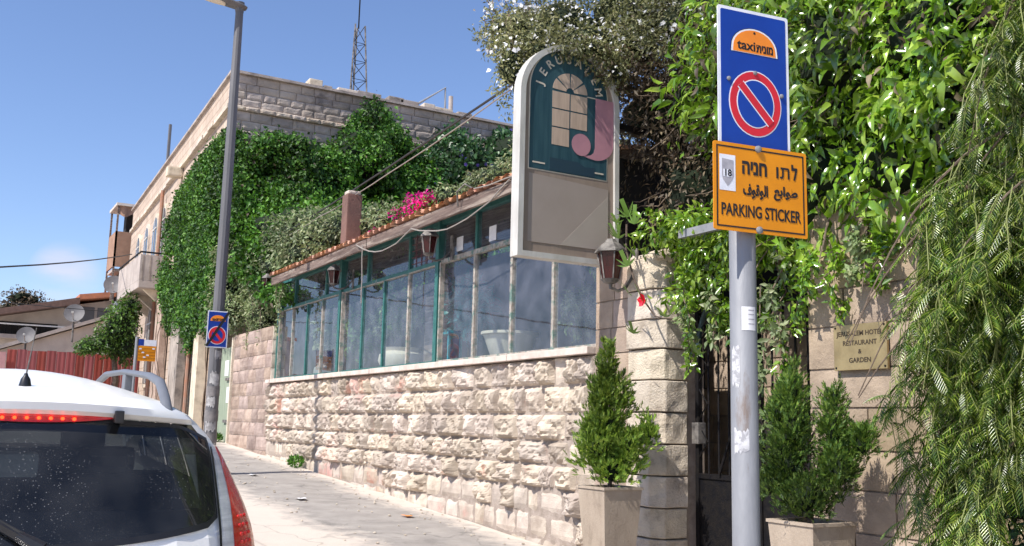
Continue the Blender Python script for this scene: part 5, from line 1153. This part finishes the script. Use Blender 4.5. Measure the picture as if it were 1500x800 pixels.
add_surface_foliage(ivy, side_surface, 60000, .078, .66, LEAF_IVY, rng, nrm=(-1, -.2, .45))
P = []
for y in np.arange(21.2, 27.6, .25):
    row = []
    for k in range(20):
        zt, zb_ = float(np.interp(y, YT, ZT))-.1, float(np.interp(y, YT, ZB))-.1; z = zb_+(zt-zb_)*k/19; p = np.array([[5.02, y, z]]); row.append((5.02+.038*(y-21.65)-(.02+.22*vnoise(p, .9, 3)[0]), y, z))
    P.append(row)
MB().grid(P).build('dark_foliage_core', CORE, ivy)  # same added dark backing along the street side
for k in range(9): 
    y_ = 22+k*.8; MB().tube(wander((5.0, y_, gz(y_)), (4.98, y_+random.uniform(-.5, .5), 5.0), 9, .06), [.012]*10, 5).build('stem', TWIG, ivy)
# brighter hump low in front
foliage(ivy, 'bright_foliage', [(5.75, 18.9, 5.15, 1.0, 1.3, .75), (7.2, 18.6, 5.4, 1.3, 1.3, .7), (6.2, 20.3, 5.9, 1.2, 1.2, .8), (7.6, 20.6, 7.4, .7, .8, .5), (5.9, 20.9, 7.2, .6, .6, .5), (8.6, 17.5, 5.2, 1.3, 1.2, .55)], 15000, .085, .6, LEAF_IVYL, 31, droop=.4)
mg = empty('morning_glory', (11, 21, 4.2), 'darker creeper with scattered purple trumpet flowers left of the hanging sign', 'climbing plant')
add_surface_foliage(mg, lambda n: front_surface(n, 9.4, 12.9, rng), 26000, .115, .8, LEAF_GLORY, rng); core_front(mg, 9.5, 12.9)
P, z = front_surface(900, 9.3, 12.9, rng); k = vnoise(P, 1.4, 21) > .56; P = P[k][:130]; P[:, 1] -= .22; m = len(P); Vs = []; Fs = []; off = 0
for a in range(5):
    D = np.tile([[math.cos(R(72*a)), -.25, math.sin(R(72*a))]], (m, 1))+rng.normal(size=(m, 3))*.15; V, F = leaves_geo(P, D, np.tile([[0, -1., .2]], (m, 1)), np.full(m, .055), 1.1); Vs.append(V); Fs.append(F+off); off += len(V)
stuffpart('flowers', np.concatenate(Vs), np.concatenate(Fs), PETALP, mg)
# --- pale shrub sprawling over the left end of the tiled roof
js = empty('sprawling_shrub', (5.6, 17.5, 3.4), 'pale green shrub sprawling over the left end of the tiled roof and wall', 'shrub')
JB = [(5.5, 18.6, 4.35, .65, 1.2, .65), (5.55, 16.9, 4.6, .6, .9, .5), (5.7, 15.6, 4.75, .6, .9, .45), (5.6, 17.6, 5.0, .6, 1., .5), (5.5, 19.9, 4.5, .6, .9, .7), (5.9, 14.4, 4.65, .6, .8, .35), (5.7, 13.3, 4.5, .45, .6, .26), (5.35, 18.0, 3.95, .4, .6, .45), (5.35, 19.2, 3.7, .35, .7, .5), (5.1, 20.2, 4.9, .5, .7, .55), (5.0, 20.9, 4.3, .4, .6, .6), (4.95, 20.3, 3.75, .35, .7, .45)]
foliage(js, 'foliage', JB, 26000, .07, .5, LEAF_JAS, 41, shell=.45, clump=.4, freq=2.6, droop=.35)
for k in range(5): MB().tube(wander((5.4+k*.05, 17.6+k*.5, 2.6), (5.3+.1*k, 17.2+k*.6, 4.4), 6, .07), .018, 5).build('stem', TWIG, js)
def trail(parent, x, y, z0_, z1_, n, mat, L=.06, seed=1, asp=.5, sway=.05):
    rg = np.random.default_rng(seed); pts = wander((x, y, z0_), (x, y, z1_), 6, sway); MB().tube(pts, .006, 4).build('trailing_stem', TWIG, parent)
    A = np.array([tuple(p) for p in pts]); t = rg.random(n)*6; i = np.minimum(t.astype(int), 5); f = (t-i)[:, None]; P = A[i]*(1-f)+A[i+1]*f+rg.normal(size=(n, 3))*.025
    V, F = leaves_geo(P, rg.normal(size=(n, 3))+np.array([-.3, 0, -.6]), rg.normal(size=(n, 3))*.5+np.array([-1, -.5, .5]), L*(.6+.8*rg.random(n)), asp); stuffpart('trailing_leaves', V, F, mat, parent)
for k, (x, y, z0_, z1_) in enumerate(((4.8, 16.3, 4.0, 3.0), (4.78, 16.15, 4.0, 3.35), (5.0, 18.1, 4.1, 3.0), (5.0, 18.9, 4.0, 2.9), (4.95, 19.8, 4.0, 3.3), (4.95, 18.4, 4.0, 3.5))): trail(js, x, y, z0_, z1_, 110, LEAF_JAS, .05, 50+k)
# --- bougainvillea and low bushes behind the eave
bg_ = empty('bougainvillea', (5.9, 12.6, 4.2), 'bright magenta bougainvillea flowering above the tiled eave', 'shrub')
foliage(bg_, 'foliage', [(5.9, 13.0, 4.5, .5, .9, .25)], 1500, .05, .6, LEAF_IVYL, 61)
foliage(bg_, 'leaves_among_flowers', [(5.6, 12.45, 4.56, .3, .45, .18)], 700, .045, .6, LEAF_IVYL, 65, core=False, shell=1.)
foliage(bg_, 'flowers', [(5.6, 12.55, 4.56, .24, .34, .15), (5.6, 13.15, 4.60, .15, .14, .12), (5.65, 12.35, 4.66, .18, .22, .11), (5.5, 13.75, 4.40, .10, .14, .07)], 2300, .042, .85, PETALM, 62, core=False, shell=1., clump=.7, freq=6, rnd=1.3, droop=0)
for k in range(4): MB().tube(wander((5.9, 12.8, 4.2), (5.6, 12.2+k*.35, 4.6), 4, .04), .012, 5).build('branch', TWIG, bg_)
lb = empty('low_bush', (6.0, 11.2, 4.3), 'light green leafy bush between the bougainvillea and the hanging sign', 'shrub')
foliage(lb, 'foliage', [(6.2, 11.3, 4.75, .5, .8, .30), (6.3, 10.2, 4.8, .5, .7, .28), (6.0, 12.0, 4.7, .4, .5, .2), (6.4, 9.3, 4.8, .5, .6, .28)], 6500, .06, .45, LEAF_JAS, 63, clump=.4)
# --- small flowered creeper over the sign
pl = empty('white_flowered_creeper', (5.2, 7.3, 3.2), 'airy grey-green creeper with small white flowers spilling over the top of the hanging sign', 'climbing plant')
PB = [(4.45, 7.35, 5.02, .42, .40, .30), (4.85, 7.5, 5.30, .60, .50, .42), (4.75, 7.0, 4.98, .45, .28, .22), (5.2, 6.95, 4.98, .45, .35, .28), (5.35, 7.2, 5.4, .7, .65, .45), (5.45, 6.4, 5.1, .6, .6, .45), (5.35, 5.9, 4.95, .5, .5, .40), (5.9, 6.9, 5.8, .8, .8, .45), (6.1, 5.9, 5.5, .7, .7, .5), (4.62, 6.76, 4.80, .30, .13, .10), (4.87, 6.74, 4.66, .14, .10, .14), (4.28, 6.98, 4.80, .26, .2, .18), (4.10, 7.25, 4.72, .20, .22, .30), (4.2, 7.45, 5.15, .25, .3, .25), (5.0, 8.2, 5.6, .6, .6, .35)]
foliage(pl, 'foliage', PB, 64000, .040, .42, LEAF_PLUM, 71, shell=.85, clump=.8, freq=3.4, droop=.15, corescale=.5)
foliage(pl, 'flowers', PB, 3600, .036, .9, PETALW, 72, shell=.25, clump=.55, freq=3, droop=0, core=False, rnd=1.4)
DB = [(5.6, 7.0, 4.5, .55, .6, .5), (5.6, 6.4, 4.4, .55, .55, .6), (5.65, 5.9, 4.2, .5, .5, .7), (5.7, 6.6, 3.7, .5, .6, .6)]
foliage(pl, 'dry_under_foliage', [(b_[0]+.1, b_[1]-.1, b_[2]-.28, b_[3]*.9, b_[4]*.9, b_[5]*.7) for b_ in PB[2:8]], 9000, .05, .4, LEAF_DRY, 76, shell=.9, clump=.6, freq=3, core=False)
foliage(pl, 'dry_foliage', DB, 16000, .055, .4, LEAF_DRY, 73, shell=.9, clump=.5, freq=3, droop=.7, corescale=.6)
foliage(pl, 'overhanging_foliage', [(4.60, 6.76, 4.88, .40, .11, .075), (4.86, 6.74, 4.66, .16, .09, .16), (4.35, 6.76, 4.74, .16, .09, .10), (4.70, 6.74, 4.76, .22, .08, .10)], 1500, .034, .42, LEAF_PLUM, 74, shell=1., clump=.6, freq=6, droop=.5, core=False)
foliage(pl, 'dry_overhang', [(4.75, 6.82, 4.86, .34, .12, .08), (5.05, 6.8, 4.6, .18, .16, .22)], 800, .04, .4, LEAF_DRY, 75, shell=1., clump=.6, freq=6, droop=.8, core=False)
rg = random.Random(4)
for k in range(46):
    b_ = rg.choice(DB+DB+PB[1:4]); a = Vector((b_[0], b_[1], b_[2])); e = a+Vector((rg.uniform(-.7, -.1), rg.uniform(-.5, .6), rg.uniform(-.5, .25)))
    MB().tube(wander(a, e, 5, .07, rg), [.009, .008, .007, .006, .004, .003], 4).build('twig', TWIG, pl)
for k in range(26): # airy outlying sprays against the sky
    b_ = PB[rg.choice((0, 0, 1, 1, 4, 12))]; a = Vector((b_[0], b_[1], b_[2])); e = a+Vector((rg.uniform(-1, .1)*b_[3]*1.15, rg.uniform(-.2, .9)*b_[4], rg.uniform(-.9, 1.1)*b_[5]*1.1)); trail(pl, e.x, e.y, e.z+.16, e.z-.16, 26, LEAF_PLUM, .04, 300+k, .45)
# --- big glossy vine over the gate and garden wall
vn = empty('glossy_vine', (5.4, 4.4, 1.0), 'massive glossy green vine hanging over the gate and the garden wall at the right', 'climbing plant')
VB = [(5.65, 5.45, 3.65, .55, .55, .55), (5.3, 4.75, 3.25, .62, .65, .62), (5.3, 3.95, 3.20, .62, .6, .55), (5.45, 5.2, 4.3, .8, .8, .7), (5.35, 4.3, 4.05, .75, .75, .7), (5.3, 3.3, 3.55, .7, .75, .6), (5.2, 2.7, 3.3, .6, .7, .6), (5.15, 3.6, 3.9, .6, .6, .6), (5.8, 5.9, 4.6, .6, .6, .5), (5.9, 4.9, 5.1, 1., 1., .8), (5.8, 3.7, 4.9, 1., 1., .8), (5.6, 2.7, 4.5, .9, .8, 1.), (5.6, 2.2, 3.4, .8, .8, .8), (6.3, 3.0, 5.7, 1.1, 1.2, .7), (6.3, 4.3, 5.8, 1.1, 1.2, .6), (5.6, 1.3, 4.2, .9, .9, 1.2)]
foliage(vn, 'foliage', VB, 56000, .105, .32, LEAF_VINE, 81, shell=.35, clump=.36, freq=2.4, droop=.6, lance=True, curl=.30, var=.6)
foliage(vn, 'dead_leaves', VB[:9], 2600, .08, .35, LEAF_DRY, 86, shell=.5, clump=.5, freq=3, droop=.9, core=False, lance=True)
foliage(vn, 'small_leaves', VB[:6], 9000, .06, .42, LEAF_VINE, 82, shell=.7, clump=.5, freq=3, droop=.5, core=False)
foliage(vn, 'gate_foliage', [(5.05, 5.75, 2.80, .22, .40, .20), (4.98, 5.35, 2.95, .25, .40, .22), (5.05, 5.95, 2.60, .15, .26, .12), (5.1, 5.55, 2.45, .14, .2, .18), (4.95, 5.95, 3.12, .3, .4, .15)], 3600, .07, .36, LEAF_VINE, 85, shell=.9, clump=.6, freq=5, droop=.4, core=False, lance=True)
for k in range(30):
    b_ = rg.choice(VB[:6]); a = Vector((b_[0]-.2, b_[1]+rg.uniform(-.4, .4), b_[2]-.1)); e = a+Vector((rg.uniform(-.6, -.2), rg.uniform(-.3, .3), rg.uniform(-.7, -.1)))
    MB().tube(wander(a, e, 4, .04, rg), [.008, .007, .006, .005, .003], 4).build('stem', TWIG, vn)
for k, (x, y, z0_, z1_) in enumerate(((4.95, 5.6, 2.9, 2.2), (4.85, 5.75, 2.8, 2.0), (4.95, 5.3, 2.9, 2.1), (4.9, 4.9, 2.8, 2.15), (5.05, 5.0, 2.9, 1.85), (4.85, 4.55, 2.75, 2.45), (4.9, 4.2, 2.8, 2.5), (4.9, 4.02, 2.8, 2.45), (4.9, 4.35, 2.75, 2.3), (5.0, 5.15, 2.6, 1.6), (4.98, 4.78, 2.9, 2.2), (4.9, 5.4, 3.0, 2.6), (5.05, 5.95, 2.7, 2.2))):
    trail(vn, x, y, z0_, z1_, 150, LEAF_VINE if k % 3 else LEAF_JAS, .062, 90+k, .45, .07)
# big lobed leaves and red flower beside the pillar
hbx = empty('hibiscus_branch', (4.72, 6.25, 2.2), 'arching branch with large lobed leaves and one red flower in front of the gate pillar', 'plant')
MB().tube([(4.85, 6.55, 3.25), (4.72, 6.38, 3.0), (4.70, 6.25, 2.75), (4.70, 6.12, 2.56), (4.70, 5.98, 2.42), (4.72, 5.75, 2.36)], [.009, .008, .008, .007, .006, .004], 6).build('stem', BARK, hbx)
LOBED = leafmat('lobed_leaves', (.08, .16, .03), (.12, .22, .04), (.2, .32, .06), .35, .35)
def lobed(c, s, az, tilt, spin):
    pts = [(0, 0)]
    for a, r_ in ((-75, .35), (-62, .75), (-48, .32), (-36, .92), (-22, .36), (-6, 1.05), (8, 1.05), (22, .36), (38, .92), (50, .32), (64, .75), (76, .35)): pts.append((r_*math.sin(R(a)), r_*math.cos(R(a))))
    m_ = Matrix.Rotation(az, 3, 'Z') @ Matrix.Rotation(tilt, 3, 'X') @ Matrix.Rotation(spin, 3, 'Z')
    vs = [Vector(c)+m_ @ Vector((x_*s, y_*s, -.25*s*(x_*x_+y_*y_)**.5*abs(x_))) for x_, y_ in pts]
    MB().add(vs, [(0, i, i+1) for i in range(1, 12)]).build('leaf', LOBED, hbx)
lr = random.Random(9)
for c in ((4.70, 6.45, 3.16), (4.66, 6.42, 3.22), (4.74, 6.30, 3.20), (4.64, 6.38, 3.08), (4.68, 6.34, 3.26), (4.76, 6.4, 3.28), (4.68, 6.2, 2.92), (4.72, 6.12, 2.86), (4.66, 6.27, 2.84), (4.68, 6.08, 2.52), (4.70, 5.85, 2.40), (4.75, 5.55, 2.28), (4.78, 5.45, 2.18), (4.75, 5.62, 2.2), (4.72, 5.5, 2.1), (4.70, 6.3, 2.62), (4.69, 6.24, 2.30)):
    lobed(c, lr.uniform(.12, .18), lr.uniform(-2.6, -.6), R(lr.uniform(95, 155)), lr.uniform(-.5, .5))
fl = MB()
for a in range(5):
    t_ = R(72*a+10); cc = Vector((4.655, 6.06, 2.545)); e = cc+Vector((-.02, math.cos(t_)*.052, math.sin(t_)*.055)); s1 = Vector((0, -math.sin(t_), math.cos(t_)))*.03
    fl.add([cc, cc.lerp(e, .6)+s1, e+Vector((-.008, 0, 0)), cc.lerp(e, .6)-s1], [(0, 1, 2, 3)])
fl.tube([(4.66, 6.06, 2.545), (4.60, 6.05, 2.56)], .004, 5).build('red_flower', PETALR, hbx)
# --- pepper tree
pt = empty('pepper_tree', (4.6, 1.6, gz(1.6)), 'pepper tree with long drooping feathery fronds hanging down the right edge', 'tree')
MB().tube([(4.6, 1.6, gz(1.6)), (4.55, 1.7, 1.2), (4.7, 1.9, 2.4), (4.6, 2.2, 3.6), (4.7, 2.6, 4.6)], [.16, .13, .11, .08, .04], 10).build('trunk', BARK, pt)
rg = random.Random(12); strands = []
def branch(a, c, e, n=9):
    a, c, e = Vector(a), Vector(c), Vector(e); pts = [a*(1-t)**2+c*2*t*(1-t)+e*t*t for t in [i/n for i in range(n+1)]]
    MB().tube(pts, [.011-.008*i/n for i in range(n+1)], 5).build('branch', TWIG, pt); return pts
BR = []
for k in range(23):
    ey, ez = rg.uniform(2.2, 3.72), (rg.uniform(1.1, 2.9) if k % 4 else rg.uniform(2.9, 4.0)); ex = rg.uniform(4.05, 4.75)
    if ey > 3.3 and ez > 2.6 and ez < 3.2: ez -= .6
    st = Vector((4.65, 2.1+rg.uniform(-.3, .5), min(4.6, ez+rg.uniform(.5, 1.1)))); BR.append(branch(st, ((st.x+ex)/2-.15, (st.y+ey)/2, max(st.z, ez)+.15), (ex, ey, ez)))
BR.append(branch((4.6, 2.6, 3.0), (4.3, 3.2, 2.9), (4.3, 3.78, 2.05))); BR.append(branch((4.6, 2.4, 2.9), (4.35, 3.0, 2.75), (4.35, 3.60, 2.12))); BR.append(branch((4.6, 2.5, 2.6), (4.3, 3.2, 2.4), (4.32, 3.72, 1.75)))
for ex, ey, ez in ((4.3, 3.45, 1.85), (4.25, 3.55, 1.7), (4.4, 3.35, 1.55), (4.3, 3.3, 2.3), (4.45, 3.2, 2.0), (4.35, 3.4, 1.4), (4.3, 3.1, 2.6), (4.4, 3.15, 1.3)): BR.append(branch((4.65, 2.3, min(3.4, ez+.9)), (4.4, 2.95, ez+.55), (ex, ey, ez)))
LP, LD, LN, LL = [], [], [], []
stem = MB()
def ylim(z): return 2.95 if z > 3.1 else 3.37 if z > 1.98 else (3.70 if z > 1.62 else 3.50)
def frond(o, d, ln):
    """one pinnate leaf: rachis with paired leaflets, drooping"""
    if o[1]+d.y*ln*.5 > ylim(o[2]-.08)+rg.uniform(-.15, .05): return
    d = d.normalized(); side = d.cross(Vector((rg.uniform(-.4, .4), rg.uniform(-.4, .4), 1))).normalized(); nn = side.cross(d); p = Vector(o); n_ = 12; prev = p.copy()
    for i in range(n_):
        d = (d+Vector((0, 0, -.075))).normalized(); p = p+d*(ln/n_)
        s = math.sin(math.pi*(i+1.5)/(n_+2))*.8+.25
        for q in (1, -1): LP.append(tuple(p)); LD.append(tuple(side*q+d*.55+Vector((0, 0, -.35)))); LN.append(tuple(nn+Vector((0, 0, .3)))); LL.append(.058*s)
    stem.tube([o, Vector(o).lerp(p, .5)+Vector((0, 0, .01)), p], .0018, 3, False)
for b_ in BR:
    for k in range(3, len(b_)):
        for rep in range(3):
            a = b_[k]+Vector([rg.uniform(-.04, .04) for _ in range(3)]); ln = rg.uniform(.2, .55); d = Vector((rg.uniform(-.5, .3), rg.uniform(-.4, .5), -1)).normalized(); e = a+d*ln*.8+Vector((0, 0, -ln*.3))
            if e.z < .5 or e.y > ylim(e.z)-.05 or a.y > ylim(a.z)-.05: continue
            stem.tube([a, a.lerp(e, .5)+Vector((-.02, .01, .02)), e], .003, 4, False)
            for j in range(int(ln/.055)):
                o = a.lerp(e, (j+.5)/(ln/.055)); frond(o, Vector((rg.uniform(-1, .7), rg.uniform(-.9, .9), rg.uniform(-.8, .1))), rg.uniform(.15, .24))
stem.build('twigs', plain('green_twig', (.22, .25, .08), .7), pt)['kind'] = 'stuff'
V, F = leaves_geo(np.array(LP), np.array(LD), np.array(LN), np.array(LL), .105, fold=.1, curl=.35); stuffpart('fronds', V, F, LEAF_PEPPER, pt)
foliage(pt, 'shaded_leaves', [(5.15, 2.7, 2.2, .35, .85, 1.0), (5.1, 2.3, 1.2, .35, .8, .8), (5.1, 1.4, 2.2, .5, .8, 1.2), (5.25, 3.35, 2.5, .28, .36, .6), (5.2, 3.2, 1.5, .3, .42, .8), (5.2, 3.1, .7, .3, .4, .5)], 20000, .07, .3, LEAF_GLORY, 84, droop=.9, lance=False)
# --- trees far left
def tree(x, y, z0_, blobs, n, L, mat, label, seed, name='leafy_tree'):
    t = empty(name, (x, y, z0_), label, 'tree'); top = blobs[0]
    MB().tube(wander((x, y, z0_), (top[0], top[1], top[2]), 5, .08), [.12, .10, .09, .07, .05, .03], 8).build('trunk', BARK, t)
    for b_ in blobs[1:]: MB().tube(wander((top[0], top[1], top[2]-.4), b_[:3], 4, .06), [.05, .04, .03, .02, .012], 5).build('limb', BARK, t)
    foliage(t, 'crown', blobs, n, L, .5, mat, seed, shell=.7, clump=.5, freq=2.2, droop=.4, corescale=.6); return t
tree(4.3, 30.6, gz(30), [(4.35, 30.6, 4.2, .55, .5, .7), (4.6, 30.6, 4.7, .3, .4, .4), (4.05, 30.6, 3.7, .5, .4, .4), (3.55, 30.7, 3.55, .35, .4, .25), (4.55, 30.6, 3.6, .4, .4, .5)], 7000, .09, LEAF_TREE, 'small leafy tree growing behind the right end of the red fence', 101)
bt = tree(2.6, 46, gz(46), [(2.6, 46, 6.4, .9, .6, .45), (3.1, 46, 6.1, .5, .4, .35), (2.1, 46, 6.0, .4, .4, .3)], 1500, .12, LEAF_DRY, 'thin half-bare tree rising behind the brown roofed house', 102, 'sparse_tree')
for k, (y_, z_) in enumerate(((21.0, 1.1), (20.2, 1.07), (15.2, .86))):
    t = empty('weed', (4.9, y_, gz(y_)), ('small green weed at the foot of the green door', 'tuft of weeds beside the old stone wall', 'dry weed at the foot of the rock-faced wall by the lamp shadow')[k], 'weed')
    foliage(t, 'leaves', [(4.88, y_, gz(y_)+.08, .09, .22, .08)], 260, .06, .35, LEAF_IVYL, 110+k, core=False, updir=1.2)

# ================================================================== litter and pebbles
rg = random.Random(31); pm = []
for k in range(5):
    bm = bmesh.new(); bmesh.ops.create_icosphere(bm, subdivisions=1, radius=1)
    for v in bm.verts: v.co *= 1+.35*noise.noise(v.co*1.7+Vector((k*3, 0, 0)))
    me = bpy.data.meshes.new('pebble'); bm.to_mesh(me); bm.free(); me.materials.append(PALE); pm.append(me)
gb = MB()
for k in range(240):
    y = rg.uniform(6.5, 17); x = rg.choice((rg.gauss(4.72, .12), rg.uniform(3.2, 4.9), rg.gauss(3.5, .25))); s = rg.uniform(.004, .014); me = rg.choice(pm)
    if x > 4.95: continue
    gb.add([(x+v.co.x*s*1.3, y+v.co.y*s*1.6, gz(y)+.015+v.co.z*s*.7) for v in me.vertices], [tuple(p.vertices) for p in me.polygons])
g = gb.build('pebbles', PALE, None); g['kind'] = 'stuff'; tag(g, 'scattered pale stone chips along the pavement', 'gravel')
def scrap(x, y, s, m, label):
    z = gz(y)+.022; o = MB().grid([[(x+s*(i-1)+rg.uniform(-.2, .2)*s, y+s*1.4*(j-1), z+rg.uniform(0, .35)*s) for j in range(4)] for i in range(4)]).build('litter', m, None); tag(o, label, 'litter')
scrap(4.45, 9.9, .035, SORANGE, 'crumpled orange wrapper lying on the pale strip by the wall')
scrap(3.75, 11.4, .04, PAPER, 'flattened white paper scrap on the asphalt patch')
scrap(3.9, 14.0, .035, PAPER, 'white paper scrap further up the pavement')
for me in list(bpy.data.meshes):
    if me.users == 0: bpy.data.meshes.remove(me)
